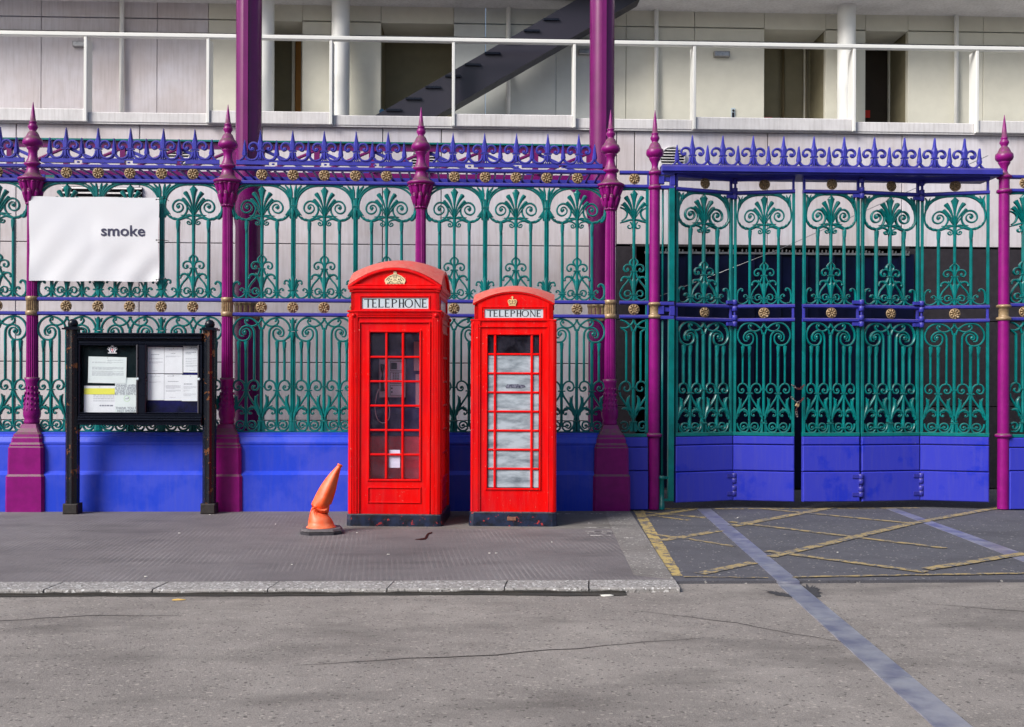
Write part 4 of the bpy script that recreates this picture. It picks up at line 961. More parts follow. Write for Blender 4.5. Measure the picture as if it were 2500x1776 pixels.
# strip curtain
t = thing('strip_curtain', 'dark navy plastic strip curtain filling the doorway behind the gates', 'curtain', (2.30, 2.40, 0))
W_ = 6.37 - 2.30
part('curtain_rail', MB().box(0, W_, -.02, .02, 3.50, 3.535), IRON, t)
part('clamp_bar', MB().box(.2, W_, -.024, .0, 3.40, 3.43), STEEL, t)
x = .22; i = 0
while x < W_ - .05:
    w_ = .2; y = -.012 if i % 2 else .004
    part('hook_plate', MB().box(x + .03, x + .04, -.03, .01, 3.43, 3.47).box(x + .09, x + .10, -.03, .01, 3.43, 3.47).box(x + .14, x + .148, -.03, .01, 3.43, 3.46), STEEL, t)
    b = MB(); n = 6; n0 = len(b.v)
    for j in range(n + 1):
        xx = x - .01 + (w_ + .03) * j / n; yy = y + .012 * math.sin(PI * j / n)
        tw = random.uniform(-.01, .01)
        b.v += [(xx, yy, .02), (xx + tw * .3, yy + .01 * math.sin(i), 1.7), (xx, yy, 3.42)]
    for j in range(n):
        for q in range(2): b.f.append((3 * j + q, 3 * j + 3 + q, 3 * j + 4 + q, 3 * j + 1 + q)); b.sm.append(True)
    part('plastic_strip', b, STRIP, t); x += w_ - .005; i += 1
ca, cb_ = P(1600, 728, 1.7), P(2205, 487, 1.7)
o = part('cable', MB().tube([(ca[0], 1.7, ca[1]), ((ca[0] + cb_[0]) / 2, 1.7, (ca[1] + cb_[1]) / 2 - .01), (cb_[0] + 1.2, 1.7, cb_[1] + .62)], .005, 6), STEEL, None); tag(o, 'thin pale cable slanting up to the right behind the gates', 'cable')

# opposite side of the avenue, behind the camera: it is what the gloss paint and the glass mirror
ob = struct('opposite_facade', MB().box(-45, 45, -27, -26, 0, 8.5), mat('grey brown facade opposite', (.10, .09, .085), .7, .3, var=.4, vscale=.3))
OPW = mat('dark shopfront', (.015, .015, .018), .3, .4)
ow = MB().box(-1.6, 1.6, -.05, 0, .6, 3.4).mesh('window', OPW); ow2 = MB().box(-1.2, 1.2, -.05, 0, 4.6, 7.2).mesh('window', OPW)
for i in range(-6, 7):
    for me_ in (ow, ow2): obj('window', me_, ob, (i * 4.6, -25.96, 0))

# ------------------------------------------------------------------ folding gates
def leaf(pa, pb, label, hinge_right=False, knuckle=False):
    W = math.hypot(pb[0] - pa[0], pb[1] - pa[1]); rz = math.atan2(pb[1] - pa[1], pb[0] - pa[0])
    t = thing('gate_leaf', label, 'gate', (pa[0], pa[1], -.02), (0, 0, rz), group='folding iron gate leaves')
    for zc_, nm in ((Z_RAIL_T, 'top_rail'), (Z_RAIL_F, 'frieze_rail'), (Z_RAIL_M, 'middle_rail'), (Z_RAIL_N, 'middle_rail')):
        part(nm, MB().ext(rail_prof(zc_), .012, W - .012), BLUE, t)
    for x in (.012, W - .047):
        part('stile', MB().bbox(x, x + .035, -.025, .012, .90, Z_RAIL_N - .024), TEAL, t)
        part('stile', MB().bbox(x, x + .035, -.025, .012, Z_RAIL_M + .024, Z_RAIL_F - .024), TEAL, t)
        for z0, z1 in ((Z_RAIL_N + .02, Z_RAIL_M - .02), (Z_RAIL_F + .02, Z_RAIL_T - .02)):
            part('frieze_stile', MB().bbox(x, x + .03, -.02, .01, z0, z1), BLUE, t)
    sx = (W - .105) / .682
    upper(t, W / 2, sx); lower(t, W / 2, sx * .975)
    for sg in (1, -1): obj('corner_leaf', ME['corner_leaf'], t, (W / 2, 0, Z_UP), sc=(sg * sx, 1, 1))
    for z in (Z_ROS, Z_ROM): obj('rosette', ME['rosette'], t, (W / 2, -.02, z))
    part('bottom_rail', MB().bbox(.01, W - .01, -.035, .02, .905, .95), TEAL, t)
    for z0, z1, y in ((.80, .90, -.035), (.475, .79, -.042), (.10, .465, -.05)):
        part('board', MB().bbox(.012, W - .012, y, .02, z0, z1, .01), BLUEG, t)
    if knuckle:
        for zc_ in ((Z_RAIL_F + Z_RAIL_T) / 2, (Z_RAIL_M + Z_RAIL_N) / 2, .30):
            h = MB(); sp = .135 if zc_ > 1 else .11
            for k_ in (-1, -.42, .42, 1):
                h.lathe([(.028, zc_ + k_ * sp - .03), (.033, zc_ + k_ * sp - .026), (.033, zc_ + k_ * sp + .026), (.028, zc_ + k_ * sp + .03)], 14, cx=W, cy=-.045)
            h.lathe([(.012, zc_ - sp), (.012, zc_ + sp)], 8, cx=W, cy=-.045)
            h.box(W - .11, W - .01, -.062, -.022, zc_ + sp - .02, zc_ + sp + .02).box(W - .11, W - .01, -.062, -.022, zc_ - sp - .02, zc_ - sp + .02)
            part('hinge', h, BLUE, t)
    return t
A = (PX(1645, 0), 0.0); B = (PX(1788, .27), .27); Cl = (PX(1942, .10), .10); Cr = (PX(1956, .10), .10); Dd = (PX(2099, .12), .12); Ee = (PX(2244, .26), .26); Ff = (XQ - .16, .02)
leaf(A, B, 'first folding gate leaf from the left, next to the plain post', knuckle=True)
leaf(B, Cl, 'second folding gate leaf, left of the chained gap')
leaf(Cr, Dd, 'third folding gate leaf, right of the chained gap', knuckle=True)
leaf(Dd, Ee, 'fourth folding gate leaf, over the narrow steel strip', knuckle=True)
leaf(Ee, Ff, 'fifth folding gate leaf, farthest right')
# hanging stile and brackets between post and first leaf
t = thing('gate_hinge_frame', 'teal and blue hinge stile beside the plain purple post', 'gate hinge', (A[0] - .03, 0, 0))
part('stile', MB().bbox(-.045, .025, -.06, .02, .1, Z_RAIL_N - .03), TEAL, t); part('stile', MB().bbox(-.045, .025, -.06, .02, Z_RAIL_M + .02, Z_RAIL_F - .02), TEAL, t)
part('thin_rod', MB().tube([(-.115, -.02, .42), (-.115, -.02, Z_RAIL_N - .02)], .013).tube([(-.115, -.02, Z_RAIL_M + .02), (-.115, -.02, Z_RAIL_F - .02)], .013), TEAL, t)
part('foot_pivot', MB().lathe([(.035, 0), (.035, .08), (.028, .085), (.028, .36), (.045, .37), (.045, .40), (.02, .41)], 14, cx=-.115, cy=-.02).box(-.115, -.02, -.035, .0, .10, .13).box(-.115, -.02, -.035, 0, .37, .40), TEAL, t)
for z0, z1 in ((Z_RAIL_N, Z_RAIL_M), (Z_RAIL_F, Z_RAIL_T)):
    part('hinge_block', MB().bbox(-.15, .02, -.06, .02, z1 - .03, z1 + .01).bbox(-.15, .02, -.06, .02, z0 - .03, z0 + .01).bbox(-.17, -.10, -.05, .02, z0 + .03, z1 - .04).bbox(-.03, .03, -.05, .02, z0 + .015, z1 - .035).box(-.10, -.03, -.03, .02, (z0 + z1) / 2 - .02, (z0 + z1) / 2 + .03), BLUE, t)
    part('bracket', MB().bbox(-.235, -.15, -.04, .02, (z0 + z1) / 2 - .06, (z0 + z1) / 2 - .03).bbox(-.235, -.15, -.04, .02, (z0 + z1) / 2 + .04, (z0 + z1) / 2 + .07), BLUE, t)
# crested beam above gates
bx0 = PX(1612); bx1 = XQ - .07
t = thing('crested_beam', 'blue beam crowned with fleur spikes above the folding gates', 'beam', (0, -.07, 0))
zb = Z_CR - .012
part('beam', MB().ext([(-.02, zb), (-.035, zb - .025), (-.035, zb - .075), (.0, zb - .08), (.16, zb - .08), (.16, zb)], bx0, bx1), BLUE, t)
part('soffit_board', MB().box(bx0 + .02, bx1 - .02, .0, .5, zb - .095, zb - .083), BLUE, t)
f0 = PX(1688.5, -.07); pt = (PX(2208.6, -.07, 330) - f0) / 7
k_ = -0
while f0 + k_ * pt < bx1 - .1:
    obj('fleur_spike', ME['fleur_spike'], t, (f0 + k_ * pt, 0, zb + .0)); k_ += 1
for j in range(-0, k_ + 1):
    xq = f0 + (j - .5) * pt
    if xq < bx1 - .05: obj('small_spike', ME['small_spike'], t, (xq, 0, zb + .0))
# chain and padlock
t = thing('gate_chain', 'rusty and pale steel chain looped through the gap between gate leaves', 'chain', (PX(1948, .1), .05, 1.5))
def link(p, d, mtl):
    b = MB(); L2, r = .016, .0045; d = Vector(d).normalized(); up = d.cross(Vector((0, 1, 0))).normalized(); tw = random.choice((0, 1))
    up = up if tw else (up * .3 + Vector((0, 1, 0))).normalized()
    pts = []
    for i in range(13):
        a = 2 * PI * i / 12; pts.append(Vector(p) + d * math.cos(a) * L2 * 1.25 + up * math.sin(a) * L2 * .7)
    b.tube(pts, r, 5); part('link', b, mtl, t)
def cpath(pp, mts):
    P3 = []
    for (u, v) in pp: X, Z = P(u, v, .02); P3.append(Vector((X - t.location.x, -.07, Z - 1.5)))
    for i in range(len(P3) - 1):
        n = max(1, round((P3[i + 1] - P3[i]).length / .03))
        for j in range(n): link(P3[i].lerp(P3[i + 1], (j + .5) / n), P3[i + 1] - P3[i], mts[i])
cpath([(1931, 940), (1943, 949), (1952, 951), (1961, 940)], [CHAINM, RUSTC, RUSTC])
cpath([(1930, 970), (1938, 978), (1945, 984), (1953, 980), (1959, 972)], [CHAINM, CHAINM, RUSTC, RUSTC])
cpath([(1944, 990), (1942, 1005), (1944, 1018)], [RUSTC, CHAINM])
X, Z = P(1947, 985, 0)
t2 = thing('padlock', 'small brass padlock hanging in the gate chain', 'padlock', (X, -.03, Z), (0, math.radians(25), 0))
part('lock_body', MB().bbox(-.022, .022, -.012, .012, -.045, -.008, .004), GOLD, t2); part('shackle', MB().tube([(-.014, 0, -.01), (-.014, 0, .012), (-.008, 0, .024), (.008, 0, .024), (.014, 0, .012), (.014, 0, -.01)], .004, 6), CHAINM, t2)

# bays right of the gates
narrow(XQ + .07, XQ + .42, 'narrow teal railing strip at the far right beyond the gates')

# ------------------------------------------------------------------ text helpers
def text(st_, size, mtl, parent, loc, name='lettering', align='CENTER', ext=.0006, bold=0, sx=1):
    cu = bpy.data.curves.new(name, 'FONT'); cu.body = st_; cu.size = size; cu.align_x = align; cu.extrude = ext; cu.offset = bold; cu.space_line = 1.0
    cu.materials.append(mtl); cu.resolution_u = 3
    o = obj(name, cu, None, (0, 0, 0)); dg = bpy.context.evaluated_depsgraph_get()
    me = bpy.data.meshes.new_from_object(o.evaluated_get(dg)); bpy.data.objects.remove(o)
    return obj(name, me, parent, loc, (PI / 2, 0, 0), (sx, 1, 1))
def serif_word(parent, cx, zb, sx, h, y, mtl):
    """TELEPHONE in thin flared capitals"""
    TK, TN = .15, .075
    b = MB(); W = 7.25
    def X(a): return cx + (a - W / 2) * sx
    def bx(a0, a1, c0, c1): b.box(X(a0), X(a1), y - .0016, y, zb + c0 * h, zb + c1 * h)
    def stem(a): bx(a, a + TK, 0, 1); bx(a - .05, a + TK + .05, 0, .035); bx(a - .05, a + TK + .05, .965, 1)
    def E(a):
        stem(a); bx(a, a + .50, 1 - TN, 1); bx(a + TK, a + .44, .49, .49 + TN); bx(a, a + .54, 0, TN)
        bx(a + .47, a + .50, .86, 1); bx(a + .51, a + .54, 0, .15)
    bx(0, .9, 1 - TN, 1); bx(0, .035, .87, 1); bx(.865, .9, .87, 1); stem(.38)
    E(.93); stem(1.67); bx(1.67, 2.25, 0, TN); bx(2.22, 2.25, 0, .16); E(2.44)
    stem(3.22)
    n = 14
    def arc(cxa, cza, rx, rz, a0, a1, tmax, tmin):
        n_ = 22
        for i in range(n_):
            q0 = a0 + (a1 - a0) * i / n_; q1 = a0 + (a1 - a0) * (i + 1) / n_
            w0 = tmin + (tmax - tmin) * abs(math.cos(q0)); w1 = tmin + (tmax - tmin) * abs(math.cos(q1))
            p = [(cxa + rx * math.cos(q0), cza + rz * math.sin(q0)), (cxa + rx * math.cos(q1), cza + rz * math.sin(q1)),
                 (cxa + (rx - w1) * math.cos(q1), cza + (rz - (TN + .0 * w1)) * math.sin(q1)), (cxa + (rx - w0) * math.cos(q0), cza + (rz - TN) * math.sin(q0))]
            b.poly([(X(a), zb + c_ * h) for a, c_ in p], y - .0016, y)
    arc(3.40, .735, .44, .265, -PI / 2, PI / 2, TK, TN); 
    stem(4.06); stem(4.50); bx(4.1, 4.6, .47, .47 + TN)
    arc(5.21, .5, .50, .52, 0, 2 * PI, TK, TN)
    bx(5.90, 5.90 + TN, 0, 1); bx(6.50, 6.50 + TN, 0, 1); bx(5.84, 6.02, 0, .035); bx(6.44, 6.62, .965, 1)
    b.poly([(X(5.82), zb + h), (X(6.0), zb + h), (X(6.57), zb), (X(6.45), zb)], y - .0017, y)
    E(6.76)
    part('lettering', b, mtl, parent)

# ------------------------------------------------------------------ telephone kiosks
def rot_me(me, k): 
    me.transform(Matrix.Rotation(k * PI / 2, 4, 'Z')); return me
def kiosk(big, loc, rz, label):
    t = thing('telephone_box', label, 'phone box', loc, (0, 0, rz), group='red telephone boxes')
    if big:
        W, PT, ZL = .495, .131, 2.214
        ox, oz0, oz1 = .285, .48, 2.081; dx, dz = .375, 2.177
        cols_, nrow = [-.265, -.088, .088, .265], 6
        BW, SZ = .472, (2.314, 2.432, .356); sp, rise, cc = 2.56, .188, .062; ZB = 2.29
    else:
        W, PT, ZL = .455, .155, 2.165
        ox, oz0, oz1 = .295, .386, 2.059; dx, dz = .373, 2.135
        cols_, nrow = [-.27, -.196, .196, .27], 8
        BW, SZ = .418, (2.224, 2.319, .314); sp, rise, cc = 2.372, .130, .035; ZB = 2.20
    # plinth
    h = W + .012; b = MB(); levels = [(h + .006, 0), (h + .004, PT * .5), (h, PT - .012), (h - .012, PT)]
    for hw, z in levels:
        c_ = .05
        b.v += [(-hw, -hw + c_, z), (-hw + c_ * .3, -hw + c_ * .3, z), (-hw + c_, -hw, z), (hw - c_, -hw, z), (hw - c_ * .3, -hw + c_ * .3, z), (hw, -hw + c_, z), (hw, hw - c_, z), (hw - c_, hw, z), (-hw + c_, hw, z), (-hw, hw - c_, z)]
    for j in range(3):
        for i in range(10): b.f.append((j * 10 + i, j * 10 + (i + 1) % 10, j * 10 + 10 + (i + 1) % 10, j * 10 + 10 + i)); b.sm.append(False)
    b.f.append(tuple(range(30, 40))); b.sm.append(False)
    pl = part('plinth', b, PLINTH, t)
    # corner posts
    for k_ in range(4):
        b = MB(); cw_ = .10; xo = W - cw_
        pr = [(-W, -W + .03), (-W + .009, -W + .009), (-W + .03, -W), (-W + cw_, -W), (-W + cw_, -W + .04), (-W + .04, -W + .04), (-W + .04, -W + cw_), (-W, -W + cw_)]
        zt = ZB
        b.v += [(x, y, PT) for x, y in pr] + [(x, y, zt) for x, y in pr]
        n_ = len(pr)
        for i in range(n_): b.f.append((i, (i + 1) % n_, n_ + (i + 1) % n_, n_ + i)); b.sm.append(False)
        b.f += [tuple(range(n_)), tuple(range(n_, 2 * n_))]; b.sm += [False] * 2
        if big:
            for i in range(4):
                x = -W + .032 + i * .0165; b.bbox(x, x + .009, -W - .006, -W + .002, PT + .0, ZL, .003); b.bbox(-W - .004, -W + .004, x, x + .009, PT, ZL, .001)
        else:
            b.bbox(-W + .018, -W + .026, -W - .004, -W + .004, PT, dz + .03, .002); b.bbox(-W + .072, -W + .082, -W - .006, -W + .002, PT, dz + .02, .003)
        me = b.mesh('corner_post', RED); obj('corner_post', rot_me(me, k_), t)
    # four sides
    for k_ in range(4):
        b = MB(); ys = -W + .014; yk = -W + .05
        back = big and k_ == 2
        xo_ = W - .10
        if back:
            b.bbox(-xo_, xo_, ys, yk, PT, ZB, .004)
        else:
            b.box(-xo_, -ox, ys, yk, PT, ZB); b.box(ox, xo_, ys, yk, PT, ZB); b.box(-ox, ox, ys, yk, PT, oz0); b.box(-ox, ox, ys, yk, oz1, ZB)
            frame(b, -ox - .002, ox + .002, oz0 - .002, oz1 + .002, .022, ys - .014, ys + .03, .006)
        b.bbox(-dx - .008, -dx + .006, ys - .018, ys + .01, PT, dz, .005); b.bbox(dx - .006, dx + .008, ys - .018, ys + .01, PT, dz, .005)
        b.bbox(-dx + .006, dx - .006, ys - .018, ys + .01, dz - .016, dz, .005)
        if big: frame(b, -ox, ox, .245, .417, .014, ys - .012, ys + .01, .005)
        nm = 'door' if k_ == 0 else ('rear_panel' if back else 'side_window')
        me = rot_me(b.mesh(nm, RED), k_); sd = obj(nm, me, t)
        if not back:
            rows_ = [oz0 + .022 + (oz1 - oz0 - .044) * i / nrow for i in range(nrow + 1)]
            for x in cols_[1:-1]:
                m1 = rot_me(MB().bbox(x - .0125 if big else x - .0135, x + .0125 if big else x + .0135, ys - .008, ys + .022, rows_[0], rows_[-1], .006).mesh('glazing_bar', RED), k_); obj('glazing_bar', m1, sd)
            for z in rows_[1:-1]:
                m1 = rot_me(MB().bbox(cols_[0], cols_[-1], ys - .006, ys + .020, z - .0115, z + .0115, .006).mesh('glazing_bar', RED), k_); obj('glazing_bar', m1, sd)
            for ri in range(nrow):
                for ci in range(3):
                    mt_ = GLASS if big or (ri == nrow - 1) else FROST
                    m1 = rot_me(MB().box(cols_[ci], cols_[ci + 1], ys + .008, ys + .012, rows_[ri] + .006, rows_[ri + 1] - .006).mesh('pane', mt_), k_); obj('pane', m1, sd)
    # lintel mouldings
    b = MB()
    for k_ in range(4):
        bb = MB()
        if big:
            for i in range(3):
                z = ZL + .006 + i * .019; bb.bbox(-W + .095, W - .095, -W - .004, -W + .03, z, z + .012, .004)
            bb.bbox(-W - .01, W + .01, -W - .012, -W + .05, ZL + .063, ZB + .006, .006)
            for sx in (-1, 1): bb.ball((sx * (W - .055), -W - .002, ZL + .028), .024, 10, 6)
        else:
            bb.bbox(-W - .002, W + .002, -W - .004, -W + .05, ZB - .012, ZB + .006, .005)
        me = rot_me(bb.mesh('lintel_moulding', RED), k_); obj('lintel_moulding', me, t)
    part('ceiling', MB().box(-W + .05, W - .05, -W + .05, W - .05, ZB - .03, ZB), RED, t)
    part('kiosk_floor', MB().box(-W + .05, W - .05, -W + .05, W - .05, PT - .03, PT), IRON, t)
    # fascia box with sign on each side
    for k_ in range(4):
        b = MB(); y = -BW; sw = SZ[2]
        b.box(-BW, -sw, y, y + .04, ZB, sp); b.box(sw, BW, y, y + .04, ZB, sp); b.box(-sw, sw, y, y + .04, ZB, SZ[0]); b.box(-sw, sw, y, y + .04, SZ[1], sp)
        fr = .02 if big else .03
        frame(b, -sw - fr, sw + fr, SZ[0] - fr * (1 if big else .7), SZ[1] + fr * (1 if big else .8), .01, y - .008, y + .01, .003)
        if big:
            b.bbox(-W - .005, W + .005, -W - .008, y + .03, sp - .045, sp - .004, .012); b.bbox(-W + .008, W - .008, -W + .006, y + .03, sp - .07, sp - .046, .008)
        me = rot_me(b.mesh('fascia', RED), k_); obj('fascia', me, t)
        b = MB().box(-sw, sw, y + .010, y + .016, SZ[0], SZ[1]); o = obj('sign_panel', rot_me(b.mesh('sign_panel', SIGNW), k_), t)
        if k_ < 2:
            hol = obj('lettering_tmp', None, None)
            hgt = .091 if big else .070
            if k_ == 0: serif_word(o, 0 if big else -.002, (SZ[0] + SZ[1]) / 2 - hgt / 2, .0915 if big else .079, hgt, y + .010, INK)
            bpy.data.objects.remove(hol)
        # pediment
        RW = W if big else .426
        n_ = 24; zf = lambda x: sp + rise * (1 - (x / RW) ** 2)
        yy = -RW + .02 if big else -BW
        pts = [(-RW, sp)] + [(RW * (-1 + 2 * i / n_), zf(RW * (-1 + 2 * i / n_)) - .012) for i in range(1, n_)] + [(RW, sp)]
        if not big: pts = [(-BW, sp - .001)] + [(x, z) for x, z in pts[1:-1] if abs(x) < BW] + [(BW, sp - .001)]
        b = MB().poly(pts, yy, yy + .05)
        if big:
            arcp = [(RW * .985 * (-1 + 2 * i / n_), zf(RW * (-1 + 2 * i / n_)) - .016) for i in range(n_ + 1)]
            b.ribbon(arcp, [.032] * (n_ + 1), yy + .01, yy - .022, yy - .03)
            b.bbox(-W, W, yy - .022, yy + .01, sp - .004, sp + .014, .008)
        else:
            arcp = [(.435 * (-1 + 2 * i / n_), sp + rise * (1 - (-1 + 2 * i / n_) ** 2) - .006) for i in range(n_ + 1)]
            b.ribbon(arcp, [.016] * (n_ + 1), yy + .01, yy - .012, yy - .014)
        obj('pediment', rot_me(b.mesh('pediment', RED), k_), t)
    # domed roof
    b = MB(); n_ = 20; RW = W + .004 if big else .437
    for i in range(n_ + 1):
        for j in range(n_ + 1):
            x, y = RW * (-1 + 2 * i / n_), RW * (-1 + 2 * j / n_); a = 1 - (x / RW) ** 2; c_ = 1 - (y / RW) ** 2
            b.v.append((x, y, sp + .003 + rise * (a + c_) - cc * a * c_))
    for i in range(n_):
        for j in range(n_): q = i * (n_ + 1) + j; b.f.append((q, q + n_ + 1, q + n_ + 2, q + 1)); b.sm.append(True)
    part('roof', b, REDR, t)
    # crown
    if big:
        cv = lambda x, y: ((x - 985) / 32.5 / 229, 2.532 + .012 + (1490 - y) / 32.5 / 229)
        yy = -W + .02
        out = [(330, 1480), (240, 1200), (150, 980), (210, 850), (330, 740), (500, 610), (680, 530), (860, 470), (870, 400), (890, 300), (990, 255), (1100, 300), (1110, 400), (1120, 470), (1300, 520), (1500, 610), (1650, 720), (1780, 870), (1835, 980), (1740, 1200), (1650, 1480)]
        cr_ = part('crown', MB().poly([cv(*p) for p in out], yy - .012, yy), CREAMP, t)
        b = MB()
        def blk(x0, x1, y0, y1): (xa, za), (xb, zb_) = cv(x0, y1), cv(x1, y0); b.box(xa, xb, yy - .0155, yy - .012, za, zb_)
        for x0, x1 in ((390, 530), (600, 800), (880, 1085), (1150, 1360), (1440, 1580)): blk(x0, x1, 1370, 1435)
        for x0, x1 in ((360, 480), (630, 780), (915, 1050), (1190, 1340), (1480, 1600)): blk(x0, x1, 1240, 1295)
        for x0, x1 in ((720, 930), (1030, 1250), (350, 620), (1340, 1650)): blk(x0, x1, 1165, 1192)
        for (x, y, r) in ((470, 955, 42), (685, 885, 40), (1285, 890, 46), (1490, 960, 44), (990, 540, 45), (990, 660, 20), (990, 730, 20), (910, 970, 34), (1060, 970, 34), (985, 890, 36), (955, 380, 28), (1040, 380, 28), (990, 310, 26)):
            X, Z = cv(x, y); b.ball((X, yy - .0125, Z), r / 32.5 / 229, 8, 5, (1, .6, 1))
        for q in ([(530, 790), (585, 930)], [(1440, 790), (1380, 940)], [(890, 500), (905, 800)], [(1095, 500), (1070, 800)], [(540, 700), (700, 630), (830, 595)], [(1150, 595), (1290, 635), (1450, 710)], [(300, 960), (400, 830), (500, 740)], [(1500, 750), (1600, 850), (1670, 960)], [(500, 1150), (600, 1060), (680, 1010)], [(1460, 1150), (1370, 1060), (1300, 1010)], [(700, 1075), (800, 1090)], [(1170, 1090), (1290, 1075)]):
            pts_, ws_ = cr([cv(*p) for p in q], [30 / 32.5 / 229], 3); b.ribbon(pts_, ws_, yy - .012, yy - .0145, yy - .0155)
        for i in range(9):
            for sg in (1, -1):
                tt = i / 8; x = 985 + sg * (800 - 660 * tt ** 1.0); y = 985 - 470 * (1 - (1 - tt) ** 2); X, Z = cv(x, y); b.ball((X, yy - .012, Z), 20 / 32.5 / 229, 6, 4, (1, .6, 1))
        part('crown_detail', b, INK, cr_)
    else:
        cv = lambda x, y: ((x - 670) * .00078 - .012, 2.352 + (320 - y) * .00078); yy = -BW
        out = [(620, 320), (617, 300), (603, 262), (608, 240), (630, 228), (655, 232), (660, 215), (652, 203), (660, 188), (674, 188), (682, 203), (674, 215), (680, 232), (704, 228), (726, 240), (731, 262), (716, 300), (714, 320)]
        cr_ = part('crown', MB().poly([cv(*p) for p in out], yy - .010, yy), GOLDL, t)
        b = MB()
        for q in ([(625, 296), (667, 290), (709, 296)], [(640, 285), (618, 262), (630, 245), (650, 262)], [(694, 285), (716, 262), (704, 245), (684, 262)], [(667, 285), (667, 240)]):
            pts_, ws_ = cr([cv(*p) for p in q], [.004], 3); b.ribbon(pts_, ws_, yy - .010, yy - .0135, yy - .0145)
        part('crown_detail', b, BRONZE, cr_)
    if not big:
        X, Z = (-.01, .075); part('maker_plate', MB().bbox(-.06, .035, -W - .026, -W - .018, .065, .105, .002), BRONZE, pl)
    return t
VPA = math.radians(4.2)
def place(u, v, W):
    x, y = G(u, v); return (x + math.sin(VPA) * W, y + math.cos(VPA) * W, 0)
k2 = kiosk(True, place(961.5, 1286, .507), -VPA, 'taller red telephone box with wide crown and clear small panes')
k6 = kiosk(False, place(1252, 1286, .467), -VPA, 'smaller red telephone box with whitewashed panes and small gold crown')
# inside the taller box
part('side_board', MB().bbox(-.53, -.497, -.30, .34, .14, 2.12, .008), RED, k2)
part('back_board', MB().box(-.37, .37, -.04, -.01, .94, 2.2), BACKD, k2)
part('lower_board', MB().box(-.37, .37, -.05, -.01, .16, .93), BACKR, k2)
part('notice_strip', MB().box(.17, .29, -.055, -.041, 1.25, 1.62).box(.15, .27, -.055, -.041, 1.66, 1.98), mat('pale pink notice', (.55, .30, .36), .7), k2)
part('back_board', MB().box(-.38, .38, .36, .39, .16, 2.12), BACKD, k6)  # dark board added so the clear top panes show a shaded interior
part('smudged_notice', MB().poly([(-.10, .0), (-.085, .022), (.02, .026), (.10, .018), (.115, -.004), (.06, -.018), (-.04, -.014), (-.09, -.02)], -.4365, -.4345), mat('dark smudge', (.03, .03, .06), .7, .2, var=.6, vscale=60, col2=(.22, .23, .3)), k6, loc=(.015, 0, 1.49))
tp = thing('payphone', 'steel payphone with handset and cord inside the taller phone box', 'payphone', k2.matrix_basis @ Vector((-.085, -.085, 1.575)), (0, 0, -VPA))
part('panel', MB().bbox(-.145, .145, -.02, .03, -.21, .21, .01), PHONE, tp)
b = MB(); frame(b, -.02, .12, .08, .19, .006, -.028, -.018); frame(b, -.02, .12, -.06, .07, .006, -.028, -.018); frame(b, -.02, .12, -.19, -.075, .006, -.028, -.018); part('bezel', b, STEEL, tp)
part('screen', MB().box(-.01, .055, -.026, -.02, .10, .17), INK, tp)
for r_ in range(4):
    for c_ in range(3): part('key', MB().bbox(.01 + c_ * .025, .026 + c_ * .025, -.03, -.02, -.03 + r_ * .024, -.016 + r_ * .024, .002), STEEL, tp)
part('coin_slot', MB().ball((.0, -.022, -.11), .01).ball((.0, -.022, -.15), .01), INK, tp)
part('handset', MB().tube([(-.10, -.045, .15), (-.10, -.05, .10), (-.10, -.055, .0), (-.10, -.05, -.10), (-.10, -.045, -.14)], [.026, .02, .014, .02, .028], 10), BLACK, tp)
cp, _w = cr([(-.14, -.12), (-.165, -.2), (-.18, -.33), (-.15, -.45), (-.09, -.49), (-.03, -.45), (-.02, -.33), (-.05, -.2), (-.06, -.12)], [1], 5)
part('cord', MB().tube([(x, -.06, z) for x, z in cp], .0055, 6), CORDM, tp)
o = part('window_notice', MB().box(-.064, .056, -.455, -.451, .62, .81).box(-.055, .045, -.4555, -.455, .655, .662), PAPER, k2)
# small stickers on the taller box side
# ------------------------------------------------------------------ crumpled cone
cx_, cy_ = G(785, 1301)
t = thing('traffic_cone', 'crumpled orange traffic cone leaning on its grey octagonal base', 'traffic cone', (cx_, cy_, .0), (0, 0, .12))
KQ = .000565
def octa(b, hw, cut, z0, z1, hw1=None):
    hw1 = hw1 or hw
    def o8(h): c_ = cut * h / hw; return [(-h, -h + c_), (-h + c_, -h), (h - c_, -h), (h, -h + c_), (h, h - c_), (h - c_, h), (-h + c_, h), (-h, h - c_)]
    n = len(b.v); b.v += [(x, y, z0) for x, y in o8(hw)] + [(x, y, z1) for x, y in o8(hw1)]
    for i in range(8): b.f.append((n + i, n + (i + 1) % 8, n + 8 + (i + 1) % 8, n + 8 + i)); b.sm.append(False)
    b.f += [tuple(range(n, n + 8))[::-1], tuple(range(n + 8, n + 16))]; b.sm += [False] * 2
b = MB(); octa(b, .205, .085, .0, .026, .212); octa(b, .19, .08, .026, .034); octa(b, .205, .085, .034, .056, .188); part('base', b, RUBBER, t)
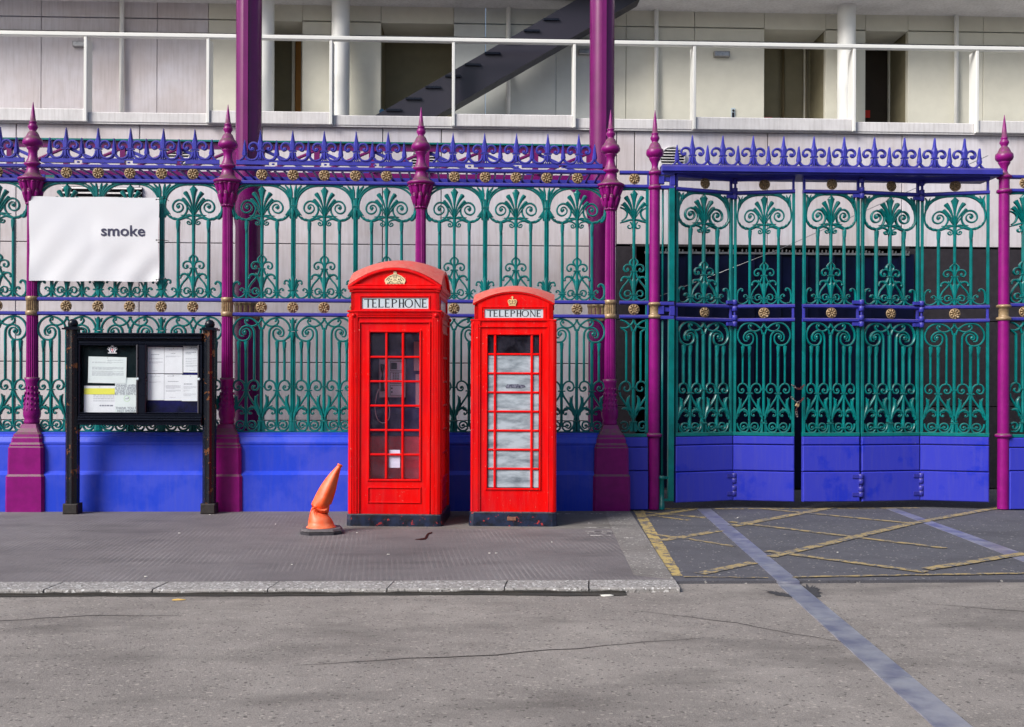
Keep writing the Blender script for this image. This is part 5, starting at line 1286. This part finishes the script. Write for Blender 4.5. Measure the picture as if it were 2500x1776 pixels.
rings = [  # centre x, centre y (drawing), half-width, tilt, depth factor, front dent
    (545, 1340, 268, 0, .95, 0), (545, 1322, 262, 0, .95, 0), (545, 1318, 238, 0, .95, 0), (536, 1240, 222, 2, .93, .0), (524, 1170, 196, 4, .9, .0), (514, 1120, 172, 7, .88, .015), (508, 1085, 158, 10, .86, .05), (512, 1062, 150, 16, .86, .085), (518, 1044, 150, 22, .86, .10),
    (526, 1030, 156, 26, .84, .06), (526, 1008, 166, 24, .84, .0), (524, 985, 168, 14, .84, -.022), (526, 968, 162, 0, .84, .022), (540, 940, 164, 8, .84, .01), (562, 890, 167, 14, .82, -.012), (600, 800, 163, 18, .8, -.01), (642, 700, 152, 21, .8, -.005), (686, 600, 136, 23, .8, 0),
    (730, 500, 112, 25, .8, 0), (778, 400, 86, 26, .82, 0), (826, 310, 58, 27, .9, 0), (858, 255, 42, 27, 1, 0), (868, 240, 40, 27, 1, 0), (870, 236, 50, 27, 1, 0), (878, 216, 50, 27, 1, 0), (880, 212, 40, 27, 1, 0)]
b = MB(); SG = 26
for (x, y, r, ti, df, dn) in rings:
    X, Z = (x - 550) * KQ, .062 + (1330 - y) * KQ; ti = math.radians(ti)
    for i in range(SG):
        a = 2 * PI * i / SG; lx, ly = math.cos(a), math.sin(a)
        fr = max(0, -ly) ** 2
        yy = ly * r * KQ * df + dn * max(0, -ly) ** 1.2 * (.75 + .55 * lx)
        wob = 1 + (.05 * math.sin(a * 3 + y * .02) if 900 < y < 1120 else 0)
        if 400 < y < 900: wob -= .05 * max(0, math.cos(a + .6)) ** 8
        if 230 < y < 960:
            dm = 1 / (abs(lx) + abs(ly)); kd = .55 * min(1, (960 - y) / 80) * min(1, (y - 230) / 120); q_ = 1 - kd + kd * dm * 1.12
            yy *= q_; wob *= (1 - kd + kd * dm * 1.0) if abs(lx) < .98 else 1
        px_ = lx * r * KQ * wob
        zz = Z - px_ * math.sin(ti) + (.018 * math.sin(a * 2 + 1.2) if 930 < y < 1080 else 0)
        if 930 < y < 1180:
            jt = random.uniform(-.007, .007) * (1 - abs(y - 1050) / 140); px_ += jt; yy += jt * 1.2
        b.v.append((X + px_ * math.cos(ti), yy, zz))
for j in range(len(rings) - 1):
    for i in range(SG): b.f.append((j * SG + i, j * SG + (i + 1) % SG, (j + 1) * SG + (i + 1) % SG, (j + 1) * SG + i)); b.sm.append(not (5 <= j <= 12))
b.f.append(tuple(range((len(rings) - 1) * SG, len(rings) * SG))); b.sm.append(False)
part('cone_body', b, ORANGE, t)

# ------------------------------------------------------------------ notice board
NY = -.36
nx = lambda u: PX(u, NY, 930); nz = lambda v: PZ(v, NY, 400)
t = thing('notice_board', 'black glazed notice board with ball topped posts before the blue plinth', 'notice board', (0, NY, 0))
def npost(xc):
    b = MB().lathe([(.078, .115), (.078, nz(806))], 16, cx=xc, flute=1, fa=.13, smooth=False, a0=PI / 16)
    p = part('post', b, BLACKW, t)
    part('post_cap', MB().box(xc - .095, xc + .095, -.095, .095, nz(807), nz(803)).box(xc - .075, xc + .075, -.075, .075, nz(803), nz(800)).lathe([(.04, nz(800)), (.03, nz(798.5))], 14, cx=xc).ball((xc, 0, nz(792)), .057, 16, 10), BLACK, p)
    part('post_shoe', MB().bbox(xc - .085, xc + .085, -.085, .085, 0, .12, .012), IRON, p)
xr = nx(512); npost(xr); xl = nx(178); npost(xl)
x0, x1 = xl + .075, xr - .075
zt, zb = nz(814), nz(1038)
part('back_panel', MB().box(x0, x1, .02, .05, zb, zt), BLACK, t)
b = MB(); b2_ = MB()
for i, (a, c_, y) in enumerate(((814, 819, -.075), (819, 824, -.06), (824, 829, -.075), (829, 833, -.055), (833, 842, -.045))): b.bbox(x0, x1, y, .02, nz(c_) + .001, nz(a), .008)
for i, (a, c_, y) in enumerate(((1010, 1017, -.045), (1017, 1023, -.06), (1023, 1028, -.075), (1028, 1034, -.06), (1034, 1038, -.07))): b2_.bbox(x0, x1, y, .02, nz(c_) + .001, nz(a), .008)
part('top_moulding', b, BLACK, t); part('bottom_moulding', b2_, BLACK, t)
comps = [(nx(196), nx(339)), (nx(357), nx(488))]
for a, c_ in ((x0, comps[0][0]), (comps[0][1], comps[1][0]), (comps[1][1], x1)): part('stile', MB().bbox(a, c_, -.045, .02, nz(1010) + .001, nz(842) - .001), BLACK, t)
FR = mat('worn silver edge', (.12, .12, .14), .35, .5, metal=.3)
for i, (a, c_) in enumerate(comps):
    part('felt_board', MB().box(a, c_, .012, .02, nz(1010), nz(842)), NAVYF if i else FELT, t)
    b = MB(); frame(b, a, c_, nz(1010) + .0, nz(842), .012, -.052, .0, .006); part('glazing_frame', b, BLACK, t)
    part('edge_strip', MB().poly([(c_ - .014, nz(842) - .01), (c_ - .002, nz(842)), (c_ - .002, nz(1010)), (c_ - .014, nz(1010) + .012)], -.056, -.0525), FR, t)
    part('pane', MB().box(a + .012, c_ - .012, -.012, -.009, nz(1010) + .012, nz(842) - .012), GLASSB, t)
    for v in (926,): 
        me = MB().lathe([(.016, 0), (.016, .005), (.006, .006)], 14).mesh('lock', SIGNW); me.transform(Matrix.Rotation(PI / 2, 4, 'X')); obj('lock', me, t, (c_ + .004 - .0, -.056, nz(v)))
def notice(u0, u1, v0, v1, label, mtl=PAPER, lines=(), y=0.0, tilt=0, group=None):
    X0, X1, Z0, Z1 = nx(u0), nx(u1), nz(v1), nz(v0); w_, h_ = X1 - X0, Z1 - Z0
    t_ = thing('notice', label, 'notice', ((X0 + X1) / 2, NY + .008 - y, (Z0 + Z1) / 2), (0, tilt, 0), group='paper notices pinned in the notice board')
    part('sheet', MB().box(-w_ / 2, w_ / 2, -.001, .001, -h_ / 2, h_ / 2), mtl, t_)
    b = MB()
    for (yy, xa, xb, hh) in lines:
        # split into word-like dashes
        x = xa
        while x < xb:
            wl = random.uniform(.04, .11); e_ = min(x + wl, xb)
            b.box(-w_ / 2 + x * w_, -w_ / 2 + e_ * w_, -.0016, -.0011, h_ / 2 - (yy + hh) * h_, h_ / 2 - yy * h_); x = e_ + .018
    if lines: part('printed_lines', b, TXT, t_)['kind'] = 'stuff'
    part('pin', MB().ball((0, -.003, h_ / 2 - .012), .004, 6, 4), BLACK, t_)
    return t_, w_, h_
para = lambda y, n, xa=.08, xb=.92, st_=.028, hh=.008: [(y + i * st_, xa, xb - (.3 if i == n - 1 else 0), hh) for i in range(n)]
cq = lambda x, y: (260 + .1724 * x, 770 + .1724 * y)
notice(*[cq(580, 0)[0], cq(812, 0)[0], cq(0, 450)[1], cq(0, 822)[1]], 'top left sheet of the six white notices in the right hand case', lines=para(.05, 2, .15, .8) + [(.28, .2, .72, .018)] + para(.43, 2) + para(.56, 3) + [(.9, .3, .6, .008)])
notice(*[cq(816, 0)[0], cq(1075, 0)[0], cq(0, 452)[1], cq(0, 824)[1]], 'top middle sheet of the six white notices in the right hand case', lines=para(.08, 2, .25, .75) + [(.23, .35, .6, .015)] + para(.34, 2))
notice(*[cq(1084, 0)[0], cq(1310, 0)[0], cq(0, 437)[1], cq(0, 810)[1]], 'top right sheet with bold heading, set slightly higher than its neighbours', lines=[(.05, .15, .95, .01), (.08, .4, .7, .01), (.22, .15, .8, .022), (.28, .15, .5, .022)] + para(.46, 2, .15, .85) + para(.56, 2, .15, .8) + para(.64, 2, .15, .85) + para(.72, 3, .15, .9) + [(.92, .4, .75, .01)])
notice(*[cq(580, 0)[0], cq(812, 0)[0], cq(0, 832)[1], cq(0, 1204)[1]], 'bottom left sheet of the six white notices in the right hand case', lines=para(.09, 2, .15, .75) + para(.3, 2, .1, .85))
notice(*[cq(816, 0)[0], cq(1068, 0)[0], cq(0, 838)[1], cq(0, 1208)[1]], 'bottom middle sheet with dense paragraph of the six white notices', lines=para(.05, 2, .18, .85) + [(.26, .2, .8, .02)] + para(.42, 5) + para(.6, 3) + [(.88, .3, .65, .008)])
notice(*[cq(1066, 0)[0], cq(1310, 0)[0], cq(0, 846)[1], cq(0, 1216)[1]], 'creased bottom right sheet of the six white notices', lines=[(.33, .12, .6, .03)] + para(.44, 3, .1, .85, .035) + para(.58, 2, .1, .5, .04) + para(.72, 3, .1, .85, .035), y=.003)
notice(*[cq(-260, 0)[0], cq(280, 0)[0], cq(0, 594)[1], cq(0, 966)[1]], 'large pale blue sheet tacked in the left hand case', mtl=PAPERG, lines=para(.12, 2, .5, .9) + para(.2, 2, .1, .93) + para(.39, 4, .1, .93) + para(.54, 2, .1, .93) + para(.6, 5, .1, .93), y=.006, tilt=.02)
notice(*[cq(-320, 0)[0], cq(122, 0)[0], cq(0, 1003)[1], cq(0, 1378)[1]], 'white sheet with yellow block at the bottom of the left hand case', lines=[(.34, .3, .97, .018), (.41, .3, .97, .018), (.48, .3, .97, .018), (.56, .3, .97, .018), (.72, .5, .93, .05)], y=.001)
yb = part('yellow_block', MB().box(nx(205) , nx(280), -.002, -.001, nz(964), nz(949)), YELP, None, loc=(0, NY + .0055, 0)); yb.parent = bpy.data.objects['notice.007']; yb.location = Vector((0, -.0, 0)) - Vector(bpy.data.objects['notice.007'].location) + Vector((0, NY + .0062, 0))
tn, w_, h_ = notice(*[cq(120, 0)[0], cq(458, 0)[0], cq(0, 888)[1], cq(0, 1390)[1]], 'tall pale notice reading Grand Avenue is a no smoking zone', mtl=PAPERG, y=.003)
for i, s_ in enumerate(('GRAND AVENUE', 'IS A NO SMOKING', 'ZONE COVERED', 'BY THE NEW LAW')): text(s_, .042, TXT, tn, (.012, -.002, h_ / 2 - .105 - i * .0315), sx=.86)
for i, s_ in enumerate(('THANK YOU FOR', 'NOT SMOKING')): text(s_, .040, TXT, tn, (.015, -.002, -h_ / 2 + .047 - i * .033), sx=.9)
b = MB()
for i in range(24):
    a = 2 * PI * i / 24; a2 = 2 * PI * (i + 1) / 24
    b.box(-.0, .0001, 0, .0001, 0, .0001) if False else b.poly([(.0 + .036 * math.cos(a), -.0 + .036 * math.sin(a)), (.036 * math.cos(a2), .036 * math.sin(a2)), (.031 * math.cos(a2), .031 * math.sin(a2)), (.031 * math.cos(a), .031 * math.sin(a))], -.002, -.0015)
part('no_smoking_ring', b, GREENP, tn, loc=(.0, 0, -.035)); part('cigarette_mark', MB().box(-.022, .008, -.002, -.0015, -.006, 0).box(.01, .02, -.002, -.0015, -.002, .014), TXT, tn, loc=(0, 0, -.035))
# city crest on the glass
cxx, czz = nx(275), nz(855)
t3 = thing('crest_emblem', 'small white coat of arms with red cross, left hand case', 'emblem', (cxx, NY - .014, czz))
b = MB().poly([(-.018, .016), (.018, .016), (.018, -.01), (0, -.03), (-.018, -.01)], -.001, .0).ball((0, 0, .045), .014, 8, 6, (1, .1, 1)).box(-.05, .05, -.001, 0, -.042, -.033)
for sg in (-1, 1):
    b.ribbon([(sg * .02, -.03), (sg * .035, -.005), (sg * .028, .02), (sg * .05, .03)], [.014, .018, .012, .004], 0, -.001, -.001); b.ribbon([(sg * .035, -.005), (sg * .058, .012)], [.012, .004], 0, -.001, -.001); b.ribbon([(sg * .01, .022), (sg * .022, .036)], [.01, .006], 0, -.001, -.001)
part('arms', b, PAPER, t3); part('red_cross', MB().box(-.003, .003, -.003, -.0015, -.022, .014).box(-.013, .013, -.003, -.0015, -.004, .003), REDP, t3)

# ------------------------------------------------------------------ banner
bx1, bx0 = PX(386, -.09, 580), PX(70, -.09, 580); bz1, bz0 = PZ(482.5, -.09, 330), PZ(687.5, -.09, 330)
t = thing('banner', 'large white banner reading smoke tied to the teal railing', 'banner', (0, -.09, 0))
b = MB(); nx_, nz_ = 26, 16
for i in range(nx_ + 1):
    for j in range(nz_ + 1):
        x = bx0 + (bx1 - bx0) * i / nx_; z = bz0 + (bz1 - bz0) * j / nz_
        fx, fz = i / nx_, j / nz_
        am = min(1, abs(fz - .53) * 4) ** 1.5 if fx > .5 else 1
        y = .012 + am * (.010 * math.sin(9 * fx + 5 * fz) + .014 * max(0, math.sin((fx * 1.6 - fz) * 10)) * (1 - fz) * fx + .006 * math.sin(23 * fx - 11 * fz) * (1 - fz))
        b.v.append((x + (.006 * math.sin(fz * 9) if i == nx_ else 0), y, z + .004 * math.sin(fx * 14)))
for i in range(nx_):
    for j in range(nz_): q = i * (nz_ + 1) + j; b.f.append((q, q + nz_ + 1, q + nz_ + 2, q + 1)); b.sm.append(True)
part('sheet', b, BANNER, t)
text('smoke', .178, NAVYT, t, (PX(354, -.09, 577), .007, PZ(575.5, -.11, 330)), align='RIGHT', ext=.0003, bold=.003, sx=1.1)
for v in (488, 587, 684):
    X, Z = P(383, v, -.09)
    part('cable_tie', MB().tube([(X - .002, -.012, Z), (X + .03, -.0, Z + .004), (X + .09, .03, Z + (.004 if v == 587 else .02)), (X + .12, .08, Z)], .004, 6).ball((X - .002, -.014, Z), .009, 8, 6), IRON, t)
